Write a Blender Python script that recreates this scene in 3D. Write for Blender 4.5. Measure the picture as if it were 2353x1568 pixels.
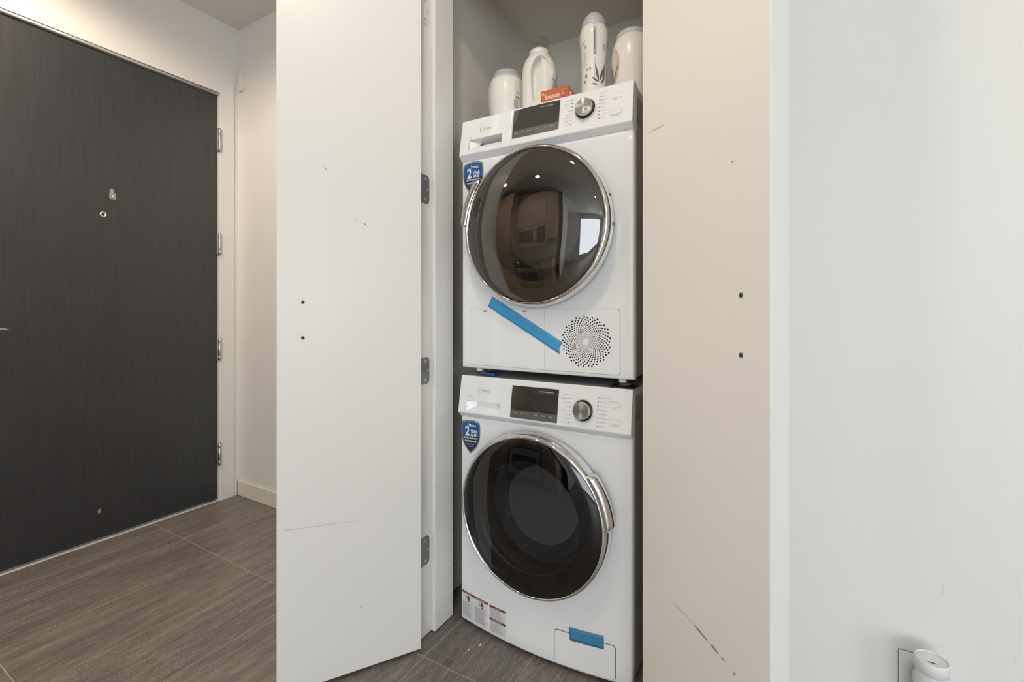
import bpy, bmesh, math, random
from mathutils import Vector, Matrix
from math import sin, cos, pi, radians

random.seed(7)
for o in list(bpy.data.objects):
    bpy.data.objects.remove(o)
SC = bpy.context.scene
COL = SC.collection

# ------------------------------------------------------------------ camera
F_PX = 1051.646
cam = bpy.data.cameras.new('camera')
cam.sensor_fit = 'HORIZONTAL'
cam.sensor_width = 36.0
cam.lens = F_PX / 2353 * 36.0
cam.shift_y = -(784 - 712.2) / 2353
cam.clip_start = 0.02
camo = bpy.data.objects.new('camera', cam)
camo.location = (0.9403, -1.2853, 1.0775)
camo.rotation_euler = (pi / 2, 0, 0.5227)
COL.objects.link(camo)
SC.camera = camo

# ------------------------------------------------------------------ world, lights, exposure
W = bpy.data.worlds.new('sky')
SC.world = W
W.use_nodes = True
W.node_tree.nodes['Background'].inputs[0].default_value = (0.80, 0.90, 1.0, 1)
W.node_tree.nodes['Background'].inputs[1].default_value = 1.0
SC.view_settings.view_transform = 'Standard'
SC.view_settings.look = 'None'
SC.view_settings.gamma = 1.0
SC.view_settings.use_curve_mapping = False
SC.view_settings.exposure = 0.10
SC.cycles.caustics_reflective = False
SC.cycles.caustics_refractive = False
SC.cycles.sample_clamp_indirect = 4.0
SC.cycles.use_light_tree = False
SC.cycles.max_bounces = 7
SC.cycles.diffuse_bounces = 4
SC.cycles.glossy_bounces = 4
SC.cycles.transmission_bounces = 4
SC.cycles.adaptive_threshold = 0.03

WINDOW_W = 47.0      # daylight through the living room window
FILL_W = 114.0     # added fill light, from an invented window facing the closet
POT_W = 17.0          # each recessed ceiling lamp
POT_COL = (1.0, 0.83, 0.64)

def area(name, loc, rot, sx, sy, power, color, spread=pi):
    l = bpy.data.lights.new(name, 'AREA')
    l.shape = 'RECTANGLE'; l.size = sx; l.size_y = sy
    l.energy = power; l.color = color; l.spread = spread
    o = bpy.data.objects.new(name, l)
    o.location = loc; o.rotation_euler = rot
    COL.objects.link(o)
    return o

# daylight: sits in the opening of the living room window (right-hand wall, x = 5)
area('window_and_fill_light', (4.93, -3.6, 1.2), (0, radians(90), 0), 1.6, 1.3, WINDOW_W, (0.86, 0.94, 1.0))

# added fill light: invented window in the far wall, brightens the closet front (y = -5.6)
area('window_and_fill_light', (2.5, -5.53, 1.35), (radians(90), 0, 0), 3.0, 2.1, FILL_W, (0.88, 0.95, 1.0))

CEIL = 2.71
# recessed ceiling lamps: (x, y)
POTS = [(-1.12, -1.02), (-0.45, -1.75), (0.50, -1.00), (1.6, -2.6), (3.2, -1.4), (3.4, -4.2), (-1.35, -1.60)]

POT_K = {(-1.12, -1.02): 1.15, (0.50, -1.00): 0.44, (1.6, -2.6): 0.08, (3.2, -1.4): 0.08, (3.4, -4.2): 0.08}

# ------------------------------------------------------------------ materials
def mat(name, base=(0.8, 0.8, 0.8), rough=0.5, metal=0.0, **kw):
    m = bpy.data.materials.new(name)
    m.use_nodes = True
    b = m.node_tree.nodes['Principled BSDF']
    b.inputs['Base Color'].default_value = (*base, 1)
    b.inputs['Roughness'].default_value = rough
    b.inputs['Metallic'].default_value = metal
    for k, v in kw.items():
        b.inputs[k].default_value = v
    return m

def nd(m, t, **kw):
    n = m.node_tree.nodes.new(t)
    for k, v in kw.items():
        setattr(n, k, v)
    return n

def lk(m, a, b):
    m.node_tree.links.new(a, b)

def bsdf(m):
    return m.node_tree.nodes['Principled BSDF']

def paint(name, base, rough=0.5, amp=0.03, scale=3.0, bump=0.02, bscale=180.0):
    """painted surface: faint uneven tone and roller stipple"""
    m = mat(name, base, rough)
    tc = nd(m, 'ShaderNodeTexCoord')
    n = nd(m, 'ShaderNodeTexNoise'); n.inputs['Scale'].default_value = scale; n.inputs['Detail'].default_value = 1.5
    lk(m, tc.outputs['Object'], n.inputs['Vector'])
    r = nd(m, 'ShaderNodeMapRange'); r.inputs['To Min'].default_value = 1 - amp; r.inputs['To Max'].default_value = 1 + amp
    lk(m, n.outputs['Fac'], r.inputs['Value'])
    mx = nd(m, 'ShaderNodeMix', data_type='RGBA', blend_type='MULTIPLY')
    mx.inputs['Factor'].default_value = 1
    mx.inputs['A'].default_value = (*base, 1)
    lk(m, r.outputs['Result'], mx.inputs['B'])
    lk(m, mx.outputs['Result'], bsdf(m).inputs['Base Color'])
    return m

M = {}
M['wall'] = paint('wall_paint', (0.80, 0.785, 0.755), 0.6)
M['closet_wall'] = paint('closet_wall_paint', (0.79, 0.755, 0.69), 0.6)
M['closet_ceiling'] = paint('closet_ceiling_paint', (0.86, 0.81, 0.72), 0.7)
M['ceiling'] = paint('ceiling_paint', (0.80, 0.78, 0.74), 0.8)
M['trim'] = paint('trim_paint', (0.80, 0.79, 0.765), 0.38, amp=0.02, bump=0.01)
M['door_white'] = paint('closet_door_paint', (0.80, 0.785, 0.755), 0.36, amp=0.02, bump=0.012, bscale=90)
M['base'] = paint('baseboard_paint', (0.78, 0.75, 0.66), 0.42, amp=0.03)
M['steel'] = mat('brushed_steel', (0.56, 0.55, 0.53), 0.32, 1.0)
M['dark_steel'] = mat('grey_hinge_steel', (0.24, 0.24, 0.24), 0.42, 1.0)
M['screw'] = mat('bright_screw', (0.8, 0.8, 0.78), 0.25, 1.0)
M['frame_metal'] = mat('door_frame_metal', (0.62, 0.61, 0.58), 0.35, 0.55)
M['chrome'] = mat('chrome', (0.82, 0.82, 0.82), 0.06, 1.0)
M['white'] = mat('appliance_white', (0.88, 0.885, 0.89), 0.22)
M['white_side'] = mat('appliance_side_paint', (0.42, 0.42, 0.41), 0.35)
M['white_edge'] = mat('appliance_edge_white', (0.85, 0.85, 0.84), 0.3)
M['bevel'] = mat('appliance_lip', (0.70, 0.70, 0.70), 0.3)
M['black'] = mat('black_plastic', (0.012, 0.012, 0.012), 0.35)
M['mark'] = mat('dark_print', (0.10, 0.10, 0.10), 0.5)
M['mark_grey'] = mat('grey_print', (0.30, 0.30, 0.30), 0.5)
M['mark_light'] = mat('light_print', (0.75, 0.74, 0.70), 0.5)
M['display'] = mat('display_glass', (0.042, 0.039, 0.034), 0.04, 0.0, **{'IOR': 1.9})  # base colour lifted to stand in for reflections of the room
M['display_strip'] = mat('display_touch_strip', (0.125, 0.12, 0.115), 0.25)
M['blue_tape'] = mat('blue_tape', (0.062, 0.345, 0.64), 0.42)
M['blue_tape2'] = mat('blue_tape_lower', (0.048, 0.245, 0.44), 0.42)
M['sticker_blue'] = mat('sticker_blue', (0.015, 0.10, 0.31), 0.35)
M['sticker_navy'] = mat('sticker_navy', (0.012, 0.03, 0.085), 0.35)
M['sticker_rim'] = mat('sticker_silver', (0.24, 0.24, 0.25), 0.4)
M['print_white'] = mat('white_print', (0.85, 0.86, 0.88), 0.5)
M['label_white'] = mat('label_paper', (0.74, 0.74, 0.75), 0.45)
M['label_red'] = mat('label_red', (0.20, 0.045, 0.035), 0.45)
M['drum'] = mat('drum_steel', (0.010, 0.010, 0.011), 0.45, 0.0)
M['gasket'] = mat('grey_rubber', (0.035, 0.035, 0.035), 0.5)
M['bowl_grey'] = mat('inner_door_plastic', (0.06, 0.057, 0.052), 0.4)
M['frame_taupe'] = mat('dryer_inner_frame', (0.30, 0.27, 0.23), 0.4)
M['plastic_white'] = mat('bottle_white', (0.82, 0.80, 0.75), 0.28)
M['lid_grey'] = mat('lid_grey', (0.50, 0.51, 0.54), 0.35)
M['cap_grey'] = mat('cap_silver', (0.52, 0.53, 0.56), 0.3)
M['label_grey'] = mat('label_grey', (0.40, 0.41, 0.43), 0.4)
M['label_leaf'] = mat('label_leaf_grey', (0.13, 0.14, 0.135), 0.4)
M['label_gold'] = mat('label_gold', (0.58, 0.53, 0.40), 0.4)
M['label_brown'] = mat('label_brown', (0.20, 0.16, 0.11), 0.4)
M['label_cream'] = mat('label_cream', (0.70, 0.66, 0.55), 0.4)
M['orange'] = mat('orange_carton', (0.55, 0.13, 0.05), 0.45)
M['carton_print'] = mat('carton_print', (0.90, 0.66, 0.48), 0.5)
M['carton_red'] = mat('carton_red', (0.42, 0.09, 0.06), 0.45)
M['fresh_white'] = mat('freshener_white', (0.80, 0.80, 0.80), 0.35)
M['scuff'] = mat('scuff_grey', (0.27, 0.26, 0.24), 0.6)
M['scuff_faint'] = mat('scuff_faint', (0.56, 0.55, 0.52), 0.6)
M['wall_mark'] = mat('wall_mark_faint', (0.66, 0.65, 0.63), 0.6)
M['hole'] = mat('hole_dark', (0.03, 0.027, 0.022), 0.8)
M['grout'] = paint('grout', (0.42, 0.39, 0.34), 0.9, amp=0.15, scale=30)
M['cab'] = paint('kitchen_cabinet_laminate', (0.36, 0.27, 0.21), 0.4, amp=0.1, scale=4)
M['counter'] = mat('counter_stone', (0.05, 0.05, 0.05), 0.2)
M['mw_steel'] = mat('microwave_steel', (0.5, 0.5, 0.5), 0.3, 1.0)
M['lamp_glow'] = mat('lamp_glow', (1, 1, 1), 0.5, **{'Emission Color': (1.0, 0.86, 0.7, 1), 'Emission Strength': 14.0})
M['glass_clear'] = mat('window_glass', (1, 1, 1), 0.0, **{'Transmission Weight': 1.0, 'IOR': 1.05})

def smoked(name, tint, ior):
    m = bpy.data.materials.new(name); m.use_nodes = True
    t = m.node_tree; t.nodes.clear()
    out = nd(m, 'ShaderNodeOutputMaterial')
    tr = nd(m, 'ShaderNodeBsdfTransparent'); tr.inputs['Color'].default_value = (*tint, 1)
    gl = nd(m, 'ShaderNodeBsdfGlossy'); gl.inputs['Roughness'].default_value = 0.0
    gl.inputs['Color'].default_value = (0.95, 0.95, 0.95, 1)
    f0 = ((ior - 1) / (ior + 1)) ** 2
    lw = nd(m, 'ShaderNodeLayerWeight'); lw.inputs['Blend'].default_value = 0.5
    pw = nd(m, 'ShaderNodeMath', operation='POWER'); pw.inputs[1].default_value = 4.0
    lk(m, lw.outputs['Facing'], pw.inputs[0])
    fr = nd(m, 'ShaderNodeMapRange'); fr.inputs['To Min'].default_value = f0; fr.inputs['To Max'].default_value = 1.0
    lk(m, pw.outputs[0], fr.inputs['Value'])
    mx = nd(m, 'ShaderNodeMixShader')
    lk(m, fr.outputs[0], mx.inputs[0]); lk(m, tr.outputs[0], mx.inputs[1]); lk(m, gl.outputs[0], mx.inputs[2])
    lk(m, mx.outputs[0], out.inputs['Surface'])
    return m
M['smoke_brown'] = smoked('smoked_door_glass', (0.34, 0.31, 0.27), 2.05)
M['smoke_dark'] = smoked('dark_door_glass', (0.34, 0.35, 0.36), 1.62)
M['bowl_glass'] = smoked('door_bowl_glass', (0.55, 0.57, 0.60), 1.3)
M['cap_clear'] = smoked('clear_plastic_cap', (0.95, 0.95, 0.94), 1.5)

def knob_material():
    m = mat('spun_steel', (0.62, 0.61, 0.58), 0.26, 1.0, Anisotropic=0.85)
    tg = nd(m, 'ShaderNodeTangent', direction_type='RADIAL', axis='Y')
    lk(m, tg.outputs[0], bsdf(m).inputs['Tangent'])
    return m
M['spun'] = knob_material()

def entry_door_material():
    m = mat('black_wood_grain', (0.02, 0.02, 0.021), 0.40, **{'Specular IOR Level': 0.8})
    tc = nd(m, 'ShaderNodeTexCoord')
    mp = nd(m, 'ShaderNodeMapping'); mp.inputs['Scale'].default_value = (90, 90, 2.6)
    lk(m, tc.outputs['Object'], mp.inputs['Vector'])
    n = nd(m, 'ShaderNodeTexNoise'); n.inputs['Scale'].default_value = 2.2; n.inputs['Detail'].default_value = 6
    lk(m, mp.outputs[0], n.inputs['Vector'])
    cr = nd(m, 'ShaderNodeValToRGB')
    cr.color_ramp.elements[0].position = 0.3; cr.color_ramp.elements[0].color = (0.019, 0.0205, 0.0245, 1)
    cr.color_ramp.elements[1].position = 0.75; cr.color_ramp.elements[1].color = (0.036, 0.0385, 0.0445, 1)
    lk(m, n.outputs['Fac'], cr.inputs[0]); lk(m, cr.outputs[0], bsdf(m).inputs['Base Color'])
    bp = nd(m, 'ShaderNodeBump'); bp.inputs['Strength'].default_value = 0.12; bp.inputs['Distance'].default_value = 0.002
    lk(m, n.outputs['Fac'], bp.inputs['Height']); lk(m, bp.outputs[0], bsdf(m).inputs['Normal'])
    return m
M['entry'] = entry_door_material()

def tile_material():
    m = mat('wood_look_tile', (0.14, 0.115, 0.095), 0.42)
    tc = nd(m, 'ShaderNodeTexCoord')
    oi = nd(m, 'ShaderNodeObjectInfo')
    ad = nd(m, 'ShaderNodeVectorMath', operation='ADD')
    sc = nd(m, 'ShaderNodeVectorMath', operation='SCALE'); sc.inputs['Scale'].default_value = 13.0
    cb = nd(m, 'ShaderNodeCombineXYZ')
    for k in range(3): lk(m, oi.outputs['Random'], cb.inputs[k])
    lk(m, cb.outputs[0], sc.inputs[0])
    lk(m, tc.outputs['Object'], ad.inputs[0]); lk(m, sc.outputs[0], ad.inputs[1])
    mp = nd(m, 'ShaderNodeMapping'); mp.inputs['Scale'].default_value = (1.0, 0.09, 1.0)
    lk(m, ad.outputs[0], mp.inputs['Vector'])
    def noise(scale, det, rough=0.6):
        n = nd(m, 'ShaderNodeTexNoise'); n.inputs['Scale'].default_value = scale
        n.inputs['Detail'].default_value = det; n.inputs['Roughness'].default_value = rough
        lk(m, mp.outputs[0], n.inputs['Vector']); return n
    n1 = noise(26, 6, 0.7); n2 = noise(190, 5, 0.8)
    nw = nd(m, 'ShaderNodeTexNoise'); nw.inputs['Scale'].default_value = 260; nw.inputs['Detail'].default_value = 2
    lk(m, ad.outputs[0], nw.inputs['Vector'])
    mx = nd(m, 'ShaderNodeMath', operation='MULTIPLY_ADD'); mx.inputs[1].default_value = 0.5
    lk(m, n2.outputs['Fac'], mx.inputs[0])
    h = nd(m, 'ShaderNodeMath', operation='MULTIPLY'); h.inputs[1].default_value = 0.42
    lk(m, n1.outputs['Fac'], h.inputs[0]); lk(m, h.outputs[0], mx.inputs[2])
    m3 = nd(m, 'ShaderNodeMath', operation='MULTIPLY_ADD'); m3.inputs[1].default_value = 0.34
    lk(m, nw.outputs['Fac'], m3.inputs[0]); lk(m, mx.outputs[0], m3.inputs[2])
    cr = nd(m, 'ShaderNodeValToRGB')
    e = cr.color_ramp.elements
    e[0].position = 0.44; e[0].color = (0.072, 0.065, 0.063, 1)
    e[1].position = 0.80; e[1].color = (0.36, 0.318, 0.282, 1)
    a = e.new(0.61); a.color = (0.172, 0.152, 0.140, 1)
    lk(m, m3.outputs[0], cr.inputs[0]); lk(m, cr.outputs[0], bsdf(m).inputs['Base Color'])
    bp = nd(m, 'ShaderNodeBump'); bp.inputs['Strength'].default_value = 0.35; bp.inputs['Distance'].default_value = 0.0015
    lk(m, m3.outputs[0], bp.inputs['Height']); lk(m, bp.outputs[0], bsdf(m).inputs['Normal'])
    return m
M['tile'] = tile_material()

# ------------------------------------------------------------------ helpers
def tag(o, label=None, cat=None, group=None, kind=None):
    if label: o['label'] = label
    if cat: o['category'] = cat
    if group: o['group'] = group
    if kind: o['kind'] = kind
    return o

def empty(name, loc=(0, 0, 0), rz=0.0):
    o = bpy.data.objects.new(name, None)
    o.empty_display_size = 0.05
    o.location = loc; o.rotation_euler = (0, 0, rz)
    COL.objects.link(o)
    return o

class MB:
    def __init__(s):
        s.v = []; s.f = []; s.sm = []
    def add(s, vs, fs, smooth=False):
        b = len(s.v)
        s.v += [tuple(v) for v in vs]
        s.f += [tuple(b + i for i in f) for f in fs]
        s.sm += [smooth] * len(fs)
        return s
    def box(s, x0, x1, y0, y1, z0, z1, T=None):
        vs = [Vector((x, y, z)) for z in (z0, z1) for y in (y0, y1) for x in (x0, x1)]
        if T is not None: vs = [T @ v for v in vs]
        return s.add(vs, [(0, 2, 3, 1), (4, 5, 7, 6), (0, 1, 5, 4), (2, 6, 7, 3), (0, 4, 6, 2), (1, 3, 7, 5)])
    def bbox(s, x0, x1, y0, y1, z0, z1, r=0.004, T=None, seg=2):
        """bevelled box"""
        bm = bmesh.new()
        bmesh.ops.create_cube(bm, size=1)
        for v in bm.verts:
            v.co = Vector(((x0 + x1) / 2 + v.co.x * (x1 - x0), (y0 + y1) / 2 + v.co.y * (y1 - y0), (z0 + z1) / 2 + v.co.z * (z1 - z0)))
        bmesh.ops.bevel(bm, geom=bm.edges[:], offset=r, segments=seg, affect='EDGES', profile=0.5)
        bm.verts.ensure_lookup_table()
        vs = [v.co.copy() for v in bm.verts]
        if T is not None: vs = [T @ v for v in vs]
        s.add(vs, [[v.index for v in f.verts] for f in bm.faces])
        bm.free()
        return s
    def prism(s, outline, mp, d):
        """closed 2D outline extruded: mp(u,v,w) -> point, w from 0 to d"""
        n = len(outline)
        vs = [mp(u, v, 0) for u, v in outline] + [mp(u, v, d) for u, v in outline]
        fs = [tuple(range(n)), tuple(range(2 * n - 1, n - 1, -1))]
        fs += [(i, n + i, n + (i + 1) % n, (i + 1) % n) for i in range(n)]
        return s.add(vs, fs)
    def patch(s, outline, mp, d, layers=4, smooth=False):
        """layered fan inside a star-shaped outline, with a thin rim from w=0 to w=d"""
        n = len(outline)
        cx = sum(p[0] for p in outline) / n; cz = sum(p[1] for p in outline) / n
        vs = [mp(cx, cz, d)]
        for k in range(1, layers + 1):
            t = k / layers
            vs += [mp(cx + (u - cx) * t, cz + (v - cz) * t, d) for u, v in outline]
        vs += [mp(u, v, 0) for u, v in outline]
        fs = [(0, 1 + (i + 1) % n, 1 + i) for i in range(n)]
        for k in range(layers):
            a = 1 + k * n; b = a + n
            fs += [(a + i, a + (i + 1) % n, b + (i + 1) % n, b + i) for i in range(n)]
        return s.add(vs, fs, smooth)
    def lathe(s, prof, mp, n=64, cap0=False, cap1=False, a0=0.0, a1=2 * pi, smooth=True):
        """prof: list of (r, h); mp(x, y, h)"""
        full = abs((a1 - a0) - 2 * pi) < 1e-6
        m = n if full else n + 1
        vs = []
        for r, h in prof:
            for i in range(m):
                a = a0 + (a1 - a0) * i / n
                vs.append(mp(r * cos(a), r * sin(a), h))
        fs = []
        for k in range(len(prof) - 1):
            for i in range(n):
                j = (i + 1) % m
                fs.append((k * m + i, k * m + j, (k + 1) * m + j, (k + 1) * m + i))
        s.add(vs, fs, smooth)
        if full and cap0: s.f.append(tuple(len(s.v) - len(vs) + i for i in range(m))); s.sm.append(False)
        if full and cap1: s.f.append(tuple(len(s.v) - m + i for i in range(m))); s.sm.append(False)
        return s
    def tube(s, pts, r, n=10):
        pts = [Vector(p) for p in pts]
        ring = []
        for i, p in enumerate(pts):
            d = (pts[min(i + 1, len(pts) - 1)] - pts[max(i - 1, 0)]).normalized()
            a = d.orthogonal().normalized() if i == 0 else (ring_a - d * ring_a.dot(d)).normalized()
            ring_a = a; b = d.cross(a)
            rr = r[i] if isinstance(r, (list, tuple)) else r
            ring.append([p + a * (rr * cos(2 * pi * k / n)) + b * (rr * sin(2 * pi * k / n)) for k in range(n)])
        vs = [v for q in ring for v in q]
        fs = [(i * n + k, i * n + (k + 1) % n, (i + 1) * n + (k + 1) % n, (i + 1) * n + k) for i in range(len(pts) - 1) for k in range(n)]
        s.add(vs, fs, True)
        b = len(s.v) - len(vs)
        s.f.append(tuple(b + k for k in range(n))); s.sm.append(False)
        s.f.append(tuple(b + (len(pts) - 1) * n + k for k in range(n))); s.sm.append(False)
        return s
    def build(s, name, m, parent=None, recalc=True):
        me = bpy.data.meshes.new(name)
        me.from_pydata([tuple(v) for v in s.v], [], s.f)
        me.polygons.foreach_set('use_smooth', s.sm)
        if recalc:
            bm = bmesh.new(); bm.from_mesh(me)
            bmesh.ops.recalc_face_normals(bm, faces=bm.faces[:])
            bm.to_mesh(me); bm.free()
        me.materials.append(M[m] if isinstance(m, str) else m)
        me.update()
        o = bpy.data.objects.new(name, me)
        COL.objects.link(o)
        if parent is not None: o.parent = parent
        return o

def rrect(x0, x1, z0, z1, r, n=5):
    pts = []
    for cx, cz, a in ((x1 - r, z1 - r, 0), (x0 + r, z1 - r, pi / 2), (x0 + r, z0 + r, pi), (x1 - r, z0 + r, 3 * pi / 2)):
        for k in range(n + 1):
            t = a + pi / 2 * k / n
            pts.append((cx + r * cos(t), cz + r * sin(t)))
    return pts

def circ(cx, cz, r, n=16):
    return [(cx + r * cos(2 * pi * i / n), cz + r * sin(2 * pi * i / n)) for i in range(n)]

def dense(pts, step=0.01):
    out = []
    for i, p in enumerate(pts):
        q = pts[(i + 1) % len(pts)]
        k = max(1, int(math.hypot(q[0] - p[0], q[1] - p[1]) / step))
        out += [(p[0] + (q[0] - p[0]) * t / k, p[1] + (q[1] - p[1]) * t / k) for t in range(k)]
    return out

def text(s, size, mp, name, m, parent, align='LEFT', bold=0.0, shear=0.0, squeeze=1.0):
    """print as a thin mesh; mp(u, v) -> 3D point, text baseline starts at u=v=0"""
    cu = bpy.data.curves.new('t', 'FONT')
    cu.body = s; cu.size = 1.0; cu.align_x = align; cu.offset = bold / size; cu.shear = shear
    cu.resolution_u = 3
    to = bpy.data.objects.new('t', cu)
    COL.objects.link(to)
    dg = bpy.context.evaluated_depsgraph_get()
    me = bpy.data.meshes.new_from_object(to.evaluated_get(dg))
    bpy.data.objects.remove(to); bpy.data.curves.remove(cu)
    for v in me.vertices:
        v.co = mp(v.co.x * size * squeeze, v.co.y * size)
    me.name = name
    me.polygons.foreach_set('use_smooth', [False] * len(me.polygons))
    me.materials.clear(); me.materials.append(M[m])
    o = bpy.data.objects.new(name, me)
    COL.objects.link(o); o.parent = parent
    return o

def struct(name, mb, m, label, cat, parent=None):
    o = mb.build(name, m, parent)
    if parent is None:
        tag(o, label, cat, kind='structure')
    return o

# ------------------------------------------------------------------ room shell
XE = -1.78      # entry wall face
YF = 0.235      # wall beyond the entry corner
YC = -0.155     # closet front wall face
XR, YB = 5.0, -5.6
KX0, KX1, KY = -1.78, -0.10, -2.80    # kitchen alcove

# floor: grout bed with individual tiles as children
floor = struct('floor', MB().box(-2.1, XR + 0.1, YB - 0.1, 1.0, -0.06, -0.0015), 'grout',
               'brown wood-look tile floor with pale grout lines', 'floor')
TW, TL = 0.2945, 0.667
def tile_mesh(w, l):
    b = MB().bbox(-w / 2, w / 2, -l / 2, l / 2, -0.012, 0.0, 0.0012, seg=1)
    o = b.build('tile', 'tile'); me = o.data
    bpy.data.objects.remove(o)
    return me
G = 0.0032
full_tile = tile_mesh(TW - G, TL - G)
cache = {}
col_edges = [-0.007 + TW * k for k in range(-7, 19)]
row_edges = [-0.19 + TL * k for k in range(-9, 3)]
col_edges[1] = -1.775
col_edges[0] = -2.07
for i in range(len(col_edges) - 1):
    xa, xb = col_edges[i], min(col_edges[i + 1], XR)
    if xb - xa < 0.02: continue
    for j in range(len(row_edges) - 1):
        ya, yb = max(row_edges[j], YB), min(row_edges[j + 1], 0.9)
        if yb - ya < 0.02: continue
        key = (round(xb - xa, 3), round(yb - ya, 3))
        if key not in cache: cache[key] = tile_mesh(xb - xa - G, yb - ya - G)
        t = bpy.data.objects.new('tile', cache[key])
        t.location = ((xa + xb) / 2, (ya + yb) / 2, 0)
        COL.objects.link(t); t.parent = floor

# entry wall with door opening  (door leaf y -0.79..0.126, z 0..2.297)
DY0, DY1, DZ = -0.895, 0.134, 2.312
b = MB()
b.box(XE - 0.14, XE, DY1, YF + 0.12, 0, CEIL)
b.box(XE - 0.14, XE, KY - 0.1, DY0, 0, CEIL)
b.box(XE - 0.14, XE, DY0, DY1, DZ, CEIL)
struct('wall_left', b, 'wall', 'white entry wall around the black front door', 'wall')
struct('wall_alcove', MB().box(XE - 0.14, -0.26, YF, YF + 0.12, 0, CEIL), 'wall',
       'short white wall beside the front door hinges', 'wall')
# closet carcass
b = MB()
b.box(-0.26, -0.14, YC + 0.155, 1.0, 0, CEIL)
b.box(-0.26, -0.075, YC, YC + 0.155, 0, CEIL)
struct('wall_closet_left', b, 'closet_wall', 'white left side wall of the laundry closet', 'wall')
struct('wall_closet_back', MB().box(-0.14, 0.80, 0.848, 1.0, 0, CEIL), 'closet_wall', 'shadowed back wall of the laundry closet', 'wall')
struct('wall_closet_right', MB().box(0.80, 0.92, 0.0, 1.0, 0, CEIL), 'closet_wall', 'right side wall of the laundry closet', 'wall')
struct('wall_closet_header', MB().box(-0.075, 0.70, YC, 0.0, 2.325, CEIL), 'wall', 'white wall strip above the closet opening', 'wall')
struct('wall_right', MB().box(0.70, XR + 0.12, YC, 0.0, 0, CEIL), 'wall', 'plain white wall at the right with the outlet', 'wall')
struct('ceiling_closet', MB().box(-0.14, 0.80, 0.0, 0.848, 2.437, 2.5), 'closet_ceiling', 'lower ceiling inside the laundry closet', 'ceiling')
struct('ceiling', MB().box(-2.0, XR + 0.12, YB - 0.12, YF + 0.12, CEIL, CEIL + 0.1), 'ceiling', 'pale grey room ceiling', 'ceiling')
# far parts of the home, seen only in reflections
struct('wall_kitchen', MB().box(XE - 0.14, KX1 + 0.12, KY - 0.12, KY, 0, CEIL), 'wall', 'kitchen wall opposite the closet', 'wall')
struct('wall_partition', MB().box(KX1, KX1 + 0.12, YB, KY, 0, CEIL), 'wall', 'wall between the kitchen and the living area', 'wall')
b = MB()
VX0, VX1 = 0.95, 4.05
b.box(KX1, VX0, YB - 0.12, YB, 0, CEIL); b.box(VX1, XR + 0.12, YB - 0.12, YB, 0, CEIL)
b.box(VX0, VX1, YB - 0.12, YB, 0, 0.28); b.box(VX0, VX1, YB - 0.12, YB, 2.42, CEIL)
struct('wall_living', b, 'wall', 'far wall of the living area', 'wall')
win = struct('added_window', MB().box(VX0, VX1, YB - 0.056, YB - 0.05, 0.28, 2.42), 'glass_clear', 'wide unseen living room window added to light the closet', 'window')  # invented opening, added to hold the fill light
b = MB()
for x in (VX0 + 0.02, 2.0, 3.0, VX1 - 0.02): b.box(x - 0.025, x + 0.025, YB - 0.08, YB - 0.03, 0.28, 2.42)
for z in (0.30, 2.40): b.box(VX0, VX1, YB - 0.08, YB - 0.03, z - 0.025, z + 0.025)
b.build('window_frame', 'trim', win)
b = MB()
WY0, WY1, WZ0, WZ1 = -4.30, -2.90, 0.36, 2.04
b.box(XR, XR + 0.12, YB, WY0, 0, CEIL); b.box(XR, XR + 0.12, WY1, YC, 0, CEIL)
b.box(XR, XR + 0.12, WY0, WY1, 0, WZ0); b.box(XR, XR + 0.12, WY0, WY1, WZ1, CEIL)
struct('wall_window', b, 'wall', 'wall that holds the living room window', 'wall')
win = struct('window_1', MB().box(XR + 0.05, XR + 0.056, WY0, WY1, WZ0, WZ1), 'glass_clear', 'large living room window', 'window')
b = MB()
for y in (WY0 + 0.02, (WY0 + WY1) / 2, WY1 - 0.02): b.box(XR + 0.03, XR + 0.08, y - 0.025, y + 0.025, WZ0, WZ1)
for z in (WZ0 + 0.02, WZ1 - 0.02): b.box(XR + 0.03, XR + 0.08, WY0, WY1, z - 0.025, z + 0.025)
b.build('window_frame', 'trim', win)

# baseboards
def bb(name, pts, label):
    b = MB()
    for (x0, x1, y0, y1) in pts: b.bbox(x0, x1, y0, y1, 0.0, 0.088, 0.003, seg=1)
    struct(name, b, 'base', label, 'baseboard')
bb('baseboard_alcove', [(XE + 0.013, -0.26, YF - 0.013, YF)], 'cream baseboard along the short wall by the front door')
bb('baseboard_left', [(XE, XE + 0.012, 0.208, YF - 0.0132)], 'short cream baseboard piece between door casing and corner')
bb('baseboard_closet', [(-0.14, -0.128, 0.0, 0.848)], 'baseboard inside the closet beside the washer')

# entry door casing: flat mitred boards
b = MB()
yi, yo, zi, zo = DY1, 0.205, 2.3005, 2.3715
mpx = lambda u, v, w: Vector((XE + w, u, v))
b.prism([(yi, 0.0), (yo, 0.0), (yo, zo), (yi, zi)], mpx, 0.007)
b.prism([(yi, zi), (yo, zo), (DY0 - 0.068, zo), (DY0, zi)], mpx, 0.007)
b.prism([(DY0, 0.0), (DY0 - 0.068, 0.0), (DY0 - 0.068, zo), (DY0, zi)], mpx, 0.007)
struct('trim_1', b, 'trim', 'flat white casing around the black front door', 'door casing')
# threshold strip
struct('trim_2', MB().box(XE - 0.02, XE + 0.0022, DY0, DY1, -0.002, 0.0015), 'trim', 'thin pale threshold strip below the black front door', 'threshold')

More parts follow.
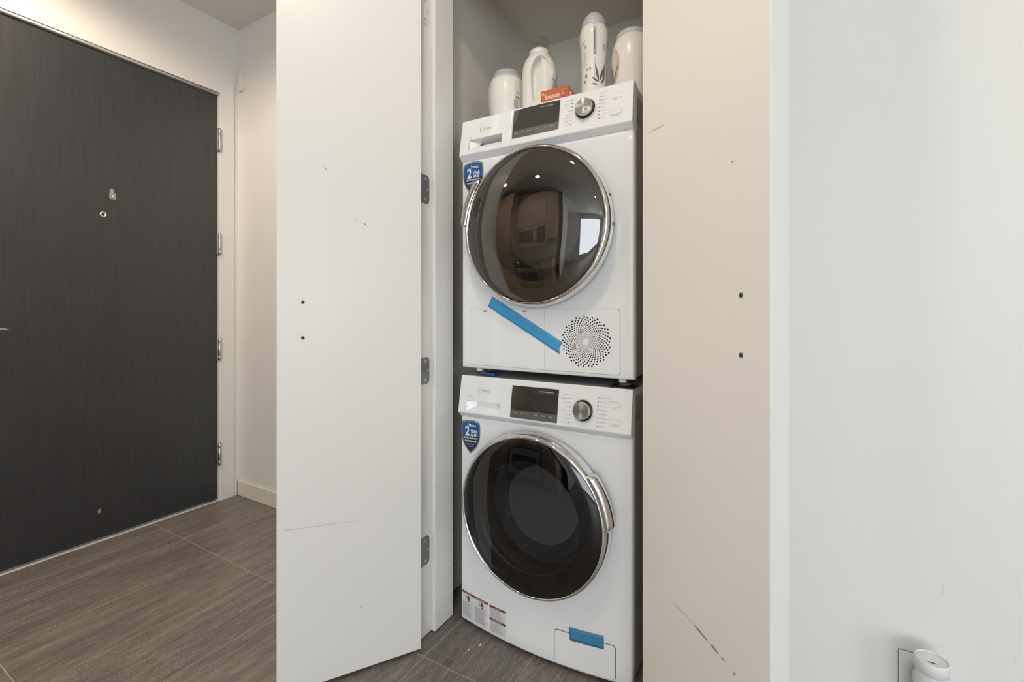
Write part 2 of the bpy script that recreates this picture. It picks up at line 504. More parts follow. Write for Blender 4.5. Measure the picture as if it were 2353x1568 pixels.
# entry door (door_1)
d1 = empty('door_1', (XE, 0.126, 0))
tag(d1, 'black wood-grain front door with steel hinges', 'door', kind='structure')
DX = -0.008
MB().bbox(DX - 0.044, DX, -1.008, -0.005, 0.012, 2.281, 0.0015, seg=1).build('leaf', 'entry', d1)
b = MB()
b.box(-0.10, 0.003, -0.0035, 0.008, 0, 2.2995)
b.box(-0.10, 0.003, -1.0205, -1.0095, 0, 2.2995)
b.build('jamb', 'trim', d1)
b = MB()
b.lathe([(0.0075, -1.0095), (0.0075, -0.0035)], lambda x, y, h: Vector((0.0005 + x, h, 2.2918 + y)), n=16, cap0=True, cap1=True)
b.box(-0.10, 0.0, -1.0095, -0.0035, 2.2845, 2.299)
b.build('head_frame', 'frame_metal', d1)
for z0, z1 in ((1.968, 2.098), (1.386, 1.506), (0.794, 0.917), (0.2026, 0.325)):
    b = MB()
    b.lathe([(0.0, z0), (0.0075, z0), (0.0075, z0 + 0.024), (0.0068, z0 + 0.025), (0.0075, z0 + 0.026), (0.0075, z1 - 0.026),
             (0.0068, z1 - 0.025), (0.0075, z1 - 0.024), (0.0075, z1), (0.004, z1 + 0.003), (0, z1 + 0.003)],
            lambda x, y, h: Vector((0.009 + x, 0.000 + y, h)), n=16)
    b.box(DX - 0.001, 0.0045, -0.0105, 0.0035, z0, z1)
    h = b.build('hinge', 'steel', d1)
# chain plate, peephole, lever
b = MB()
mpd = lambda u, v, w: Vector((DX + w, u, v))
y0 = -0.351 - 0.126
b.prism(rrect(y0 - 0.011, y0 + 0.014, 1.602, 1.633, 0.006) , mpd, 0.003)
b.prism(rrect(y0 - 0.010, y0 + 0.007, 1.615, 1.651, 0.007), mpd, 0.002)
pl = b.build('latch_plate', 'steel', d1)
MB().lathe([(0, 0.010), (0.006, 0.009), (0.0085, 0.002)], lambda x, y, h: mpd(y0 + 0.002 + x, 1.613 + y, h), n=14).build('latch_pin', 'screw', pl)
y1 = -0.384 - 0.126
ph = MB().lathe([(0.006, 0.001), (0.0085, 0.003), (0.0125, 0.003), (0.0135, 0.0)], lambda x, y, h: mpd(y1 + x, 1.524 + y, h), n=20).build('peephole', 'screw', d1)
MB().lathe([(0.0, 0.0012), (0.0065, 0.0012)], lambda x, y, h: mpd(y1 + x, 1.524 + y, h), n=16).build('lens', 'black', ph)
yl = -0.945
hd = MB().lathe([(0, 0.012), (0.024, 0.012), (0.027, 0.008), (0.027, 0.0)], lambda x, y, h: mpd(yl + x, 1.0 + y, h), n=24).build('lever_handle', 'steel', d1)
MB().tube([mpd(yl, 1.0, 0.01), mpd(yl, 1.0, 0.05), mpd(yl + 0.012, 1.0, 0.058), mpd(-0.845, 1.0, 0.058), mpd(-0.826, 0.997, 0.056)], [0.01, 0.01, 0.009, 0.006, 0.004]).build('lever', 'steel', hd)
for (yy, zz, s) in ((-0.52, 0.14, 0.012),):
    MB().patch([(yy - 0.004 + 0.006 * cos(t * 0.7), zz + 0.011 * sin(t * 0.7)) for t in range(9)], lambda u, v, w: mpd(u, v, 0.0003), 0.0003, 1).build('scuff_mark', 'mark_grey', d1)

# door contact sensor on the alcove wall
so = MB().bbox(-1.765, -1.725, YF - 0.012, YF, 2.345, 2.452, 0.003).build('door_sensor', 'trim')
MB().bbox(-1.757, -1.733, YF - 0.0135, YF - 0.011, 2.36, 2.44, 0.001, seg=1).build('cover', 'trim', so)
tag(so, 'small white contact sensor box near the corner above the front door', 'sensor')

# closet jambs
b = MB()
b.box(-0.075, -0.060, YC - 0.004, 0.0, 0.004, 2.325)
b.bbox(-0.060, -0.043, -0.093, 0.006, 0.004, 2.325, 0.0015, seg=1)
jl = struct('trim_3', b, 'trim', 'white closet door jamb with grey hinge leaves', 'door jamb')
def hinge_leaf(par, z0, z1, painted, flip):
    b = MB()
    pts = []
    y0_, y1_ = -0.158, -0.103
    r = 0.014
    out = [(y0_, z0), (y0_, z1)]
    for k in range(6):
        t = pi / 2 - pi / 2 * k / 5; out.append((y1_ - r + r * cos(t), z1 - r + r * sin(t)))
    for k in range(6):
        t = -pi / 2 * k / 5; out.append((y1_ - r + r * cos(t), z0 + r + r * sin(t)))
    b.prism(out, lambda u, v, w: Vector((-0.060 + w, u, v)), 0.0018)
    h = b.build('hinge_leaf', 'trim' if painted else 'dark_steel', par)
    for yy, zz in ((-0.122, z1 - 0.014), (-0.111, (z0 + z1) / 2), (-0.122, z0 + 0.014)):
        MB().lathe([(0, 0.0012), (0.0035, 0.0022), (0.0042, 0.0018)], lambda x, y, hh: Vector((-0.060 + hh, yy + x, zz + y)), n=10).build('screw', 'mark_grey' if painted else 'screw', h)
for k, (z0, z1) in enumerate(((2.019, 2.109), (1.428, 1.522), (0.833, 0.921), (0.237, 0.331))):
    hinge_leaf(jl, z0, z1, k == 0, False)
b = MB()
b.box(0.685, 0.70, YC - 0.004, 0.0, 0.004, 2.325)
b.bbox(0.670, 0.685, -0.093, 0.006, 0.004, 2.325, 0.0015, seg=1)
struct('trim_4', b, 'trim', 'white right-hand jamb of the laundry closet', 'door jamb')
b = MB()
b.box(-0.060, 0.685, YC - 0.004, 0.0, 2.310, 2.325)
b.bbox(-0.043, 0.670, -0.093, 0.006, 2.295, 2.310, 0.0015, seg=1)
struct('trim_5', b, 'trim', 'white head jamb over the laundry closet', 'door jamb')

# closet doors
def closet_door(name, hinge, d, n, width, th, label):
    """hinge: corner of the visible face; d: direction to the free edge; n: normal of the visible face"""
    o = empty(name, (hinge[0], hinge[1], 0))
    tag(o, label, 'door', kind='structure')
    d = Vector((d[0], d[1], 0)).normalized(); n = Vector((n[0], n[1], 0)).normalized()
    T = Matrix(((d.x, n.x, 0, 0), (d.y, n.y, 0, 0), (0, 0, 1, 0), (0, 0, 0, 1)))
    MB().bbox(0, width, -th, 0, 0.010, 2.29, 0.0012, T=T, seg=1).build('leaf', 'door_white', o)
    fm = lambda u, v, w: T @ Vector((u, w, v))
    return o, fm
ldoor, lf = closet_door('door_2', (-0.026, -0.18), (-0.548, -0.837), (0.837, -0.548), 0.405, 0.035,
                        'white closet door swung open at the left with two empty handle holes')
a = radians(42.2)
rdoor, rf = closet_door('door_3', (0.664, -0.18), (sin(a), -cos(a)), (-cos(a), -sin(a)), 0.401, 0.0345,
                        'white closet door swung open at the right with a dark diagonal scuff')
def hole(door, fm, u, v, r=0.0042):
    h = MB().lathe([(r * 1.25, 0.0), (r * 1.1, 0.0008), (r * 0.9, 0.0006)], lambda x, y, hh: fm(u + x, v + y, hh), n=14).build('handle_hole', 'scuff', door)
    MB().lathe([(0, 0.0004), (r * 0.95, 0.0004)], lambda x, y, hh: fm(u + x, v + y, hh), n=14).build('recess', 'hole', h)
for v in (1.0986, 0.9983): hole(ldoor, lf, 0.3392, v)
for v in (1.1018, 1.0012): hole(rdoor, rf, 0.3366, v)
def streak(door, fm, pts, w, m):
    """thin rubbed mark along a polyline; w: half widths"""
    L = []; R = []
    for (u, v), h in zip(pts, w):
        L.append((u, v + h)); R.append((u, v - h))
    out = L + R[::-1]
    n = len(pts)
    b = MB()
    vs = [fm(u, v, 0.0003) for u, v in out]
    b.add(vs, [(i, i + 1, 2 * n - 2 - i, 2 * n - 1 - i) for i in range(n - 1)])
    b.build('scuff_mark', m, door, recalc=False)
streak(rdoor, rf, [(0.125, 0.4545), (0.150, 0.460), (0.176, 0.462), (0.200, 0.4605)], [0.0003, 0.0016, 0.0014, 0.001], 'scuff_faint')
streak(rdoor, rf, [(0.205, 0.4605), (0.218, 0.461), (0.232, 0.4602), (0.248, 0.4595)], [0.0008, 0.0026, 0.0024, 0.0012], 'scuff')
streak(rdoor, rf, [(0.255, 0.459), (0.266, 0.4596), (0.279, 0.4585)], [0.001, 0.003, 0.0012], 'scuff')
streak(rdoor, rf, [(0.285, 0.458), (0.292, 0.4585), (0.296, 0.4575)], [0.0005, 0.002, 0.0006], 'scuff')
streak(rdoor, rf, [(0.318, 0.452), (0.321, 0.455), (0.324, 0.458)], [0.0003, 0.003, 0.0005], 'scuff')
streak(rdoor, rf, [(0.0283, 1.489), (0.05, 1.488), (0.075, 1.4845), (0.0946, 1.4835)], [0.0004, 0.0016, 0.0016, 0.0004], 'label_gold')
streak(rdoor, rf, [(0.312, 1.3327), (0.3164, 1.3327), (0.320, 1.3327)], [0.0004, 0.001, 0.0004], 'scuff')
streak(rdoor, rf, [(0.320, 0.566), (0.3229, 0.5636), (0.325, 0.561)], [0.0004, 0.0016, 0.0004], 'scuff_faint')
streak(ldoor, lf, [(0.389, 0.4671), (0.34, 0.4630), (0.289, 0.4602), (0.23, 0.4560), (0.1816, 0.4528)], [0.001, 0.0007, 0.0010, 0.0006, 0.0004], 'scuff_faint')
streak(ldoor, lf, [(0.288, 1.4858), (0.281, 1.483), (0.2745, 1.479)], [0.0004, 0.0014, 0.0004], 'scuff')
streak(ldoor, lf, [(0.1745, 1.3335), (0.172, 1.333), (0.1690, 1.3325)], [0.0006, 0.0032, 0.0006], 'scuff')
streak(ldoor, lf, [(0.198, 1.3412), (0.1964, 1.3412), (0.1945, 1.3412)], [0.0004, 0.0016, 0.0004], 'scuff')
streak(ldoor, lf, [(0.184, 0.1965), (0.1816, 0.1958), (0.179, 0.1952)], [0.0005, 0.0022, 0.0005], 'scuff_faint')
streak(ldoor, lf, [(0.193, 0.4456), (0.1903, 0.4456), (0.188, 0.4456)], [0.0004, 0.0016, 0.0004], 'scuff_faint')

def curve_prof(pts, n=6):
    """Catmull-Rom smoothing of a profile"""
    out = []
    P_ = [pts[0]] + pts + [pts[-1]]
    for i in range(1, len(P_) - 2):
        p0, p1, p2, p3 = P_[i - 1:i + 3]
        for k in range(n):
            t = k / n
            out.append(tuple(max(0.0, 0.5 * ((2 * p1[c]) + (-p0[c] + p2[c]) * t + (2 * p0[c] - 5 * p1[c] + 4 * p2[c] - p3[c]) * t * t + (-p0[c] + 3 * p1[c] - 3 * p2[c] + p3[c]) * t ** 3)) for c in (0, 1)))
    out.append(pts[-1])
    return out

# ------------------------------------------------------------------ machines
MW = 0.595
def smooth(t):
    t = max(0.0, min(1.0, t)); return t * t * (3 - 2 * t)

def machine(kind, loc, name, label):
    """local frame: x 0..0.595, front face y = 0 (towards -y), z from the floor / feet plane"""
    D = kind == 'dryer'
    zb = 0.0 if D else 0.012
    zt = 0.8485 if D else 0.8517          # top of the control panel
    ls = 0.1242 if D else 0.1245          # panel drop to the lip
    lip_z = zt - ls
    fz = lip_z - 0.016                    # top of the front sheet
    io = 0.0 if D else 0.0125             # print sits lower on the washer
    zc = 1.333 - 0.8787 if D else 0.453   # door centre
    B = 0.0 if D else 0.030
    root = empty(name, loc)
    tag(root, label, 'washing machine' if not D else 'dryer')
    def bulge(x, z):
        u = max(0.0, min(1.0, x / MW))
        return -B * 4 * u * (1 - u) * smooth((0.72 - z) / 0.45)
    sf = lambda u, v, w: Vector((u, bulge(u, v) - w, v))
    # ---- front sheet with a round opening
    b = MB()
    cx = MW / 2; r0 = 0.205
    ins = 0.007
    NA = 96
    x0, x1, z0, z1 = ins, MW - ins, zb + ins, fz
    angs = [2 * pi * i / NA for i in range(NA)]
    for px, pz in ((x0, z0), (x1, z0), (x0, z1), (x1, z1)):
        angs.append(math.atan2(pz - zc, px - cx) % (2 * pi))
    angs = sorted(set(round(t, 6) for t in angs))
    n = len(angs)
    rim = []
    for t in angs:
        c_, s_ = cos(t), sin(t)
        k = min((x1 - cx) / c_ if c_ > 1e-9 else (x0 - cx) / c_ if c_ < -1e-9 else 9, (z1 - zc) / s_ if s_ > 1e-9 else (z0 - zc) / s_ if s_ < -1e-9 else 9)
        rim.append((cx + k * c_, zc + k * s_))
    vs = []
    LY = 9
    for k in range(LY + 1):
        tt = k / LY
        for i, t in enumerate(angs):
            x = cx + r0 * cos(t); z = zc + r0 * sin(t)
            x += (rim[i][0] - x) * tt; z += (rim[i][1] - z) * tt
            vs.append(Vector((x, bulge(x, z), z)))
    nr = LY + 1
    # rounded outer edge and return
    for (o_, dy) in ((0.004, 0.0012), (0.007, 0.007), (0.007, 0.026)):
        for (x, z) in rim:
            xx = x - o_ if x < x0 + 1e-6 else x + o_ if x > x1 - 1e-6 else x
            zz = z - o_ if z < z0 + 1e-6 else z
            vs.append(Vector((xx, bulge(x, z) * (1.0 if dy < 0.02 else 0.0) + dy, zz)))
        nr += 1
    fs = [(k * n + i, k * n + (i + 1) % n, (k + 1) * n + (i + 1) % n, (k + 1) * n + i) for k in range(nr - 1) for i in range(n)]
    b.add(vs, fs, True)
    b.build('front_panel', 'white', root)
    # ---- cabinet behind
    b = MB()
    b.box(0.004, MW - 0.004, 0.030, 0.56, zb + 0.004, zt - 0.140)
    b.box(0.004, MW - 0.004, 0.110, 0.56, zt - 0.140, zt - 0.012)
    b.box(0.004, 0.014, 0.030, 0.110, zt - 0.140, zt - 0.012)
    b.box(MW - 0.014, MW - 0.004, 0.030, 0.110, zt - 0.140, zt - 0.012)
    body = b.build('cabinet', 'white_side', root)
    MB().box(0.002, 0.012, 0.026, 0.0305, zb + 0.006, zt - 0.03).build('seam_trim', 'white_edge', root)
    MB().box(MW - 0.012, MW - 0.001, 0.026, 0.0305, zb + 0.006, zt - 0.03).build('seam_trim', 'white_edge', root)
    MB().bbox(0.002, MW - 0.002, 0.012, 0.565, zt - 0.028, zt - 0.003, 0.004).build('top_panel', 'white', root)
    MB().box(MW - 0.0045, MW - 0.0035, 0.05, 0.09, zt - 0.105, zt - 0.085).build('side_vent', 'mark_grey', root)
    # ---- control panel
    e = Vector((0, -0.0216, -0.1242)); e.normalize()
    nn = Vector((0, -0.1242, 0.0216)); nn.normalize()
    top = Vector((0, 0.0036, zt))
    def pan(x, dz, off):
        return top + Vector((x, 0, 0)) + e * (dz / 0.9852) * 1.0 + nn * off
    ys = [(0.030, zt - 0.004), (0.0085, zt - 0.0005), (0.0050, zt), (0.0032, zt - 0.002)]
    prof = ys + [(-0.0168, lip_z + 0.007), (-0.018, lip_z + 0.003), (-0.0172, lip_z), (-0.001, fz + 0.001), (0.004, fz), (0.030, fz)]
    gx0, gx1, gz0, gz1 = (0.037, 0.1685, 0.0735, 0.110) if D else (0.030, 0.166, 0.082, 0.1175)
    def slab(pieces):
        """pieces: (x0, x1, rounded start, rounded end, profile)"""
        bb_ = MB()
        for x0, x1, r0_, r1_, pf in pieces:
            m_ = len(pf)
            xs = [(x0, 0.0022), (x0 + 0.0007, 0.0007), (x0 + 0.0025, 0.0)] if r0_ else [(x0, 0.0)]
            xs += [(x1 - 0.0025, 0.0), (x1 - 0.0007, 0.0007), (x1, 0.0022)] if r1_ else [(x1, 0.0)]
            vs_ = []
            for x, ind in xs:
                vs_ += [Vector((x, y + ind, z)) for y, z in pf]
            fs_ = [(k * m_ + i, k * m_ + i + 1, (k + 1) * m_ + i + 1, (k + 1) * m_ + i) for k in range(len(xs) - 1) for i in range(m_ - 1)]
            if len(pf) == len(prof): fs_ += [tuple(range(m_)), tuple((len(xs) - 1) * m_ + i for i in range(m_))]
            bb_.add(vs_, fs_, False)
        return bb_
    def at(dz, inw):
        p_ = pan(0, dz, -inw); return (p_.y, p_.z)
    if D: notch = [at(gz0, 0), at(gz0 + 0.001, 0.085), at(gz0 + 0.019, 0.085), at(gz0 + 0.021, 0.012), at(gz1, 0)]
    else: notch = [at(gz0, 0), at(gz0 + 0.002, 0.016), at(gz1 - 0.020, 0.016), at(gz1, 0)]
    rec = prof[:4] + notch + prof[4:]
    if D:
        dr = slab([(0.0, gx0, 1, 0, prof), (gx0, gx1, 0, 0, rec), (gx1, 0.2009, 0, 1, prof)]).build('drawer_front', 'white', root)
        cp = slab([(0.2015, MW, 1, 1, prof)]).build('control_panel', 'white', root)
    else:
        cp = slab([(0.0, gx0, 1, 0, prof), (gx0, gx1, 0, 0, rec), (gx1, MW, 0, 1, prof)]).build('control_panel', 'white', root)
        dr = cp
    pm = lambda x, dz, off=0.0003: (lambda u, v: pan(x + u, dz - v, off))
    # brand print with a swoosh ring
    lx, lz = 0.080, 0.0485 + (io if not D else 0.0) * 0.15
    if not D: lx = 0.0775
    text('Midea', 0.0140, pm(lx + 0.0085, lz), 'brand_print', 'mark_grey', dr)
    b = MB()
    arc = []
    for k in range(15):
        t = radians(60 + 235 * k / 14); w_ = 0.0007 * sin(pi * k / 14) + 0.0002
        arc.append((lx + 0.0070 + 0.0085 * cos(t), 0.0085 * sin(t), t, w_))
    vs = [pan(u + w_ * cos(t), lz - 0.0055 - v - w_ * sin(t), 0.0003) for u, v, t, w_ in arc] + [pan(u - w_ * cos(t), lz - 0.0055 - v + w_ * sin(t), 0.0003) for u, v, t, w_ in arc]
    m_ = len(arc)
    b.add(vs, [(i, i + 1, m_ + i + 1, m_ + i) for i in range(m_ - 1)])
    b.build('brand_swoosh', 'mark_grey', dr)
    # small square icon
    b = MB()
    ix, iz = 0.041, 0.0635
    for k, (u0, u1, v0, v1) in enumerate(((0, 0.007, 0, 0.0006), (0, 0.0006, 0, 0.008), (0.0064, 0.007, 0, 0.008), (0, 0.007, 0.0037, 0.0043), (0.002, 0.005, 0.0062, 0.0068))):
        b.add([pan(ix + u, iz + v, 0.0003) for u, v in ((u0, v0), (u1, v0), (u1, v1), (u0, v1))], [(0, 1, 2, 3)])
    b.build('tub_icon', 'mark_grey', dr)
    # drawer grip: slanted cheek closing the left end of the recess
    b = MB()
    q0, q1 = at(gz0 + 0.0022, 0.0)[1], at(gz1 - 0.0015, 0.0)[1]
    dep = 0.030 if D else 0.0158
    n0 = pan(gx0, gz0 + 0.0012, 0.0); n1 = pan(gx0 + 0.034, gz0 + 0.0012, -dep)
    n2 = pan(gx0 + 0.034, gz0 + 0.0185 if D else gz1 - 0.0205, -dep if not D else -0.014); n3 = pan(gx0 + 0.004, gz1 - 0.001, -0.0005)
    b.add([n0, n1, n2, n3], [(0, 1, 2), (0, 2, 3)])
    b.build('drawer_grip', 'white', dr)
    # ---- display: slightly convex dark glass
    dx0, dx1, dz0, dz1 = (0.2075, 0.3700, 0.0065, 0.1018) if D else (0.2065, 0.3705, 0.0188, 0.1180)
    b = MB()
    NX, NZ = 16, 10
    for j in range(NZ + 1):
        for i in range(NX + 1):
            u = i / NX; v = j / NZ
            b.v.append(tuple(pan(dx0 + (dx1 - dx0) * u, dz0 + (dz1 - dz0) * v, 0.0008 + 0.0022 * (1 - (2 * u - 1) ** 2) + 0.0012 * (1 - (2 * v - 1) ** 2))))
    for j in range(NZ):
        for i in range(NX):
            b.f.append((j * (NX + 1) + i, j * (NX + 1) + i + 1, (j + 1) * (NX + 1) + i + 1, (j + 1) * (NX + 1) + i)); b.sm.append(True)
    b.build('display', 'display', cp)
    sz = dz0 + (dz1 - dz0) * 0.755
    def don(x, dz, off):
        u = (x - dx0) / (dx1 - dx0); v = (dz - dz0) / (dz1 - dz0)
        return pan(x, dz, off + 0.0008 + 0.0022 * (1 - (2 * u - 1) ** 2) + 0.0012 * (1 - (2 * v - 1) ** 2))
    b = MB()
    for i in range(17):
        u = i / 16; x = dx0 + (dx1 - dx0) * u
        b.v += [tuple(don(x, sz, 0.0003)), tuple(don(x, dz1, 0.0003))]
    for i in range(16): b.f.append((2 * i, 2 * i + 2, 2 * i + 3, 2 * i + 1)); b.sm.append(True)
    b.build('touch_strip', 'display_strip', cp)
    dm = lambda x, dz: (lambda u, v: don(x + u, dz - v, 0.0006))
    text('Smart Clean Inverter Drive' if not D else 'Smart Sensor Dry System', 0.0042, dm(dx0 + 0.100, dz0 + 0.0125), 'display_print', 'mark_light', cp, bold=0.00008)
    for s_, u in ((('Temp.', 0.012), ('Spin', 0.040), ('Soil', 0.062), ('Delay', 0.088), ('Option', 0.112), ('Signal', 0.138)) if not D else (('Light', 0.012), ('Time', 0.034), ('Dryness', 0.055), ('Delay', 0.084), ('Mute', 0.115), ('Child Lock', 0.132))):
        text(s_, 0.0044, dm(dx0 + u, sz + 0.010), 'display_print', 'mark_light', cp)
    # ---- knob
    kx, kz, kr = (0.4535, 0.0575, 0.034) if D else (0.4515, 0.0724, 0.034)
    km = lambda x, y, h: pan(kx + x, kz - y, h)
    MB().lathe([(kr + 0.001, 0.0), (kr, 0.003), (kr - 0.002, 0.0042), (kr - 0.0035, 0.003), (kr - 0.004, 0.001)], km, n=48).build('knob_ring', 'bevel', cp)
    MB().lathe([(0.0, 0.0012), (kr - 0.0035, 0.0012)], km, n=32).build('knob_well', 'black', cp)
    # knob cap with own origin so that the spun finish is centred
    ko = pan(kx, kz, 0.0)
    b = MB()
    R = kr - 0.008
    def kp(x, y, h):
        return Vector((x, 0, 0)) + e * (-y) + nn * h
    pr = [(R, 0.002), (R, 0.017), (R - 0.0008, 0.0195), (R - 0.002, 0.0203), (R * 0.6, 0.0203), (0.0005, 0.0203)]
    n_ = 72
    for r_, h_ in pr:
        for i in range(n_):
            t = 2 * pi * i / n_
            rr_ = r_
            if r_ > R * 0.9:
                rr_ = r_ * (1 - 0.035 * max(0.0, cos(6 * t)) ** 6)
            b.v.append(tuple(kp(rr_ * cos(t), rr_ * sin(t), h_)))
    for k in range(len(pr) - 1):
        for i in range(n_):
            b.f.append((k * n_ + i, k * n_ + (i + 1) % n_, (k + 1) * n_ + (i + 1) % n_, (k + 1) * n_ + i)); b.sm.append(k < 2)
    kn = b.build('knob', 'spun', cp)
    kn.location = ko
    b = MB().lathe([(0, 0.0209), (0.0014, 0.0209), (0.0014, 0.020)], lambda x, y, h: pan(kx + 0.003 + x, kz + R * 0.78 - y, h), n=10)
    b.build('knob_pointer', 'mark', cp)
    # ---- indicator lamps with their words
    left = (['Mixed Load', 'Bulky Items', 'Delicates', 'Baby', 'Cotton', 'Perm. Press', 'Sanitary', 'Custom'] if D else
            ['My Cycle', 'Quick Wash', 'Delicates', 'Wool', 'Baby Care', 'Sanitary', 'Cold Wash', 'Tub Clean'])
    right = (['Normal', 'Jeans', 'Rapid Dry', 'Time Dry', 'Warm', 'Air Fluff', 'Wrinkle', 'Refresh'] if D else
             ['Normal / Cotton', 'Perm. Press', 'Heavy Duty', 'Bulky / Large', 'Sportswear', 'Rinse & Spin', 'Drain Only', 'Spin Only'])
    lx_, rx_ = (0.4098, 0.4970) if D else (0.4095, 0.4965)
    za, zb_ = ((0.0172, 0.0955) if D else (0.0312, 0.1112))
    for k in range(8):
        z_ = za + (zb_ - za) * k / 7
        for x_ in (lx_, rx_):
            b = MB(); b.prism(rrect(-0.0022, 0.0022, -0.0009, 0.0009, 0.0006, 2), lambda u, v, w: pan(x_ + u, z_ - v, w), 0.0006)
            b.build('indicator_light', 'mark', cp)
        text(left[k], 0.0047, pm(lx_ - 0.005, z_ + 0.0016), 'cycle_print', 'mark_grey', cp, align='RIGHT')
        text(right[k], 0.0047, pm(rx_ + 0.005, z_ + 0.0016), 'cycle_print', 'mark_grey', cp)
    # ---- two push buttons
    bx0, bx1 = (0.530, 0.5625) if D else (0.530, 0.5625)
    for (q0, q1, s_) in (((0.0265, 0.0435, 'Power'), (0.0760, 0.0930, 'Start/Pause')) if D else ((0.0390, 0.0525, 'Power'), (0.0880, 0.1000, 'Start/Pause'))):
        bt = MB().prism(rrect(bx0 - 0.0005, bx1 + 0.0005, -q1 - 0.0005, -q0 + 0.0005, 0.001, 2), lambda u, v, w: pan(u, -v, w), 0.0004).build('button_gap', 'mark_grey', cp)
        MB().prism(rrect(bx0, bx1, -q1, -q0 - 0.0003, 0.001, 2), lambda u, v, w: pan(u, -v, w), 0.0011).build('button', 'white', cp)
        text(s_, 0.0050, pm((bx0 + bx1) / 2, q1 + 0.0062), 'button_print', 'mark', cp, align='CENTER')
    if D:
        text('Tumble Dryer', 0.0052, pm(kx, 0.0985), 'button_print', 'mark_grey', cp, align='CENTER')
    # ---- porthole door
    oy = 0.0 if D else -0.012
    dm3 = lambda x, y, h: Vector((cx + x, h + oy, zc + y))
    if D:
        ring = [(0.226, 0.0), (0.238, -0.004), (0.2445, -0.012), (0.2475, -0.028), (0.247, -0.044), (0.2435, -0.055), (0.238, -0.0605), (0.2335, -0.060), (0.2325, -0.053)]
        gls = [(0.2335, -0.057), (0.226, -0.0625), (0.21, -0.0685), (0.19, -0.0745), (0.165, -0.081), (0.135, -0.087), (0.10, -0.0915), (0.06, -0.0945), (0.02, -0.096), (0.0005, -0.096)]
    else:
        ring = [(0.226, 0.004), (0.238, -0.002), (0.2455, -0.012), (0.248, -0.030), (0.2465, -0.047), (0.2425, -0.057), (0.237, -0.0625), (0.2335, -0.061), (0.2325, -0.054)]
        gls = [(0.2335, -0.0595), (0.226, -0.0635), (0.21, -0.067), (0.19, -0.0705), (0.165, -0.0745), (0.135, -0.078), (0.10, -0.081), (0.06, -0.083), (0.02, -0.084), (0.0005, -0.084)]
    door = MB().lathe(ring, dm3, n=128).build('door', 'chrome', root)
    MB().lathe(gls, dm3, n=128).build('door_glass', 'smoke_brown' if D else 'smoke_dark', door)
    if D:
        MB().lathe([(0.236, -0.02), (0.230, -0.050), (0.205, -0.046), (0.178, -0.040), (0.172, -0.034), (0.165, -0.020)], dm3, n=96).build('inner_frame', 'frame_taupe', door)
        MB().lathe([(0.166, -0.022), (0.150, 0.02), (0.11, 0.035), (0.0005, 0.040)], dm3, n=64).build('inner_bowl', 'bowl_glass', door)
    else:
        MB().lathe([(0.236, -0.02), (0.231, -0.056), (0.200, -0.060), (0.168, -0.062), (0.165, -0.054)], dm3, n=96).build('inner_frame', 'black', door)
        MB().lathe([(0.1655, -0.0605), (0.1675, -0.0630), (0.1690, -0.0605)], dm3, n=96).build('inner_rim', 'dark_steel', door)
        MB().lathe(curve_prof([(0.166, -0.055), (0.160, -0.015), (0.145, 0.02), (0.115, 0.048), (0.07, 0.064), (0.0005, 0.070)], 4), dm3, n=64).build('inner_bowl', 'bowl_glass', door)
    # grip on the rim
    b = MB()
    t0, t1 = (radians(139), radians(176)) if D else (radians(3), radians(40))
    prof_h = [(0.2440, -0.030), (0.2560, -0.030), (0.2640, -0.037), (0.2655, -0.048), (0.2610, -0.060), (0.2520, -0.066), (0.2440, -0.0655), (0.238, -0.0625)]
    NS = 24
    m_ = len(prof_h)
    vs = []
    for i in range(NS + 1):
        t = t0 + (t1 - t0) * i / NS
        edge = min(i, NS - i) / 2.0
        k = 0.35 + 0.65 * smooth(edge)
        for r_, h_ in prof_h:
            rr_ = 0.243 + (r_ - 0.243) * k
            vs.append(dm3(rr_ * cos(t), rr_ * sin(t), h_ + (0.0 if D else 0.002)))
    fs = [(i * m_ + j, i * m_ + j + 1, (i + 1) * m_ + j + 1, (i + 1) * m_ + j) for i in range(NS) for j in range(m_ - 1)]
    b.add(vs, fs, True)
    b.f.append(tuple(range(m_))); b.sm.append(False)
    b.f.append(tuple(NS * m_ + j for j in range(m_))); b.sm.append(False)
    b.build('handle', 'chrome', door)
    if D:   # hinge pins on the opposite side of the rim
        for t in (radians(16), radians(-3)):
            b = MB()
            for k in range(1):
                b.box(-0.003, 0.003, -0.034, -0.020, -0.0045, 0.0045, T=Matrix.Translation((cx + 0.2452 * cos(t), oy, zc + 0.2452 * sin(t))))
            b.build('hinge_pin', 'black', door)
    # drum behind the door
    b = MB().lathe([(0.204, 0.004), (0.19, 0.02), (0.18, 0.03), (0.18, 0.05)], dm3, n=64); b.build('door_seal', 'gasket', root)
    body_h = MB().lathe([(0.182, 0.045), (0.235, 0.05), (0.235, 0.38), (0.0005, 0.40)], dm3, n=48)
    body_h.build('drum', 'drum', root)
    # ---- shield sticker
    sx0, sx1, szt, szb = (0.006, 0.089, 1.583 - 0.8787, 1.467 - 0.8787) if D else (0.0025, 0.0805, 0.7015, 0.5865)
    w_, h_ = sx1 - sx0, szt - szb
    def shield(g):
        k = []
        Lq = [(0.03, 0.93), (0.0, 0.80), (-0.005, 0.62), (0.03, 0.42), (0.15, 0.23), (0.33, 0.09), (0.5, 0.0)]
        top_ = [(0.03, 0.93), (0.25, 0.985), (0.5, 1.0), (0.75, 0.985), (0.97, 0.93)]
        k = top_ + [(1 - x, y) for x, y in Lq[1:-1]] + [Lq[-1]] + [p for p in reversed(Lq[1:-1])]
        return [(sx0 + w_ * (0.5 + (x - 0.5) * g), szb + h_ * (0.52 + (y - 0.52) * g)) for x, y in k]
    st = MB().patch(shield(1.0), sf, 0.0004, 3).build('warranty_sticker', 'sticker_rim', root)
    tag(st, label='blue and grey shield-shaped warranty sticker')
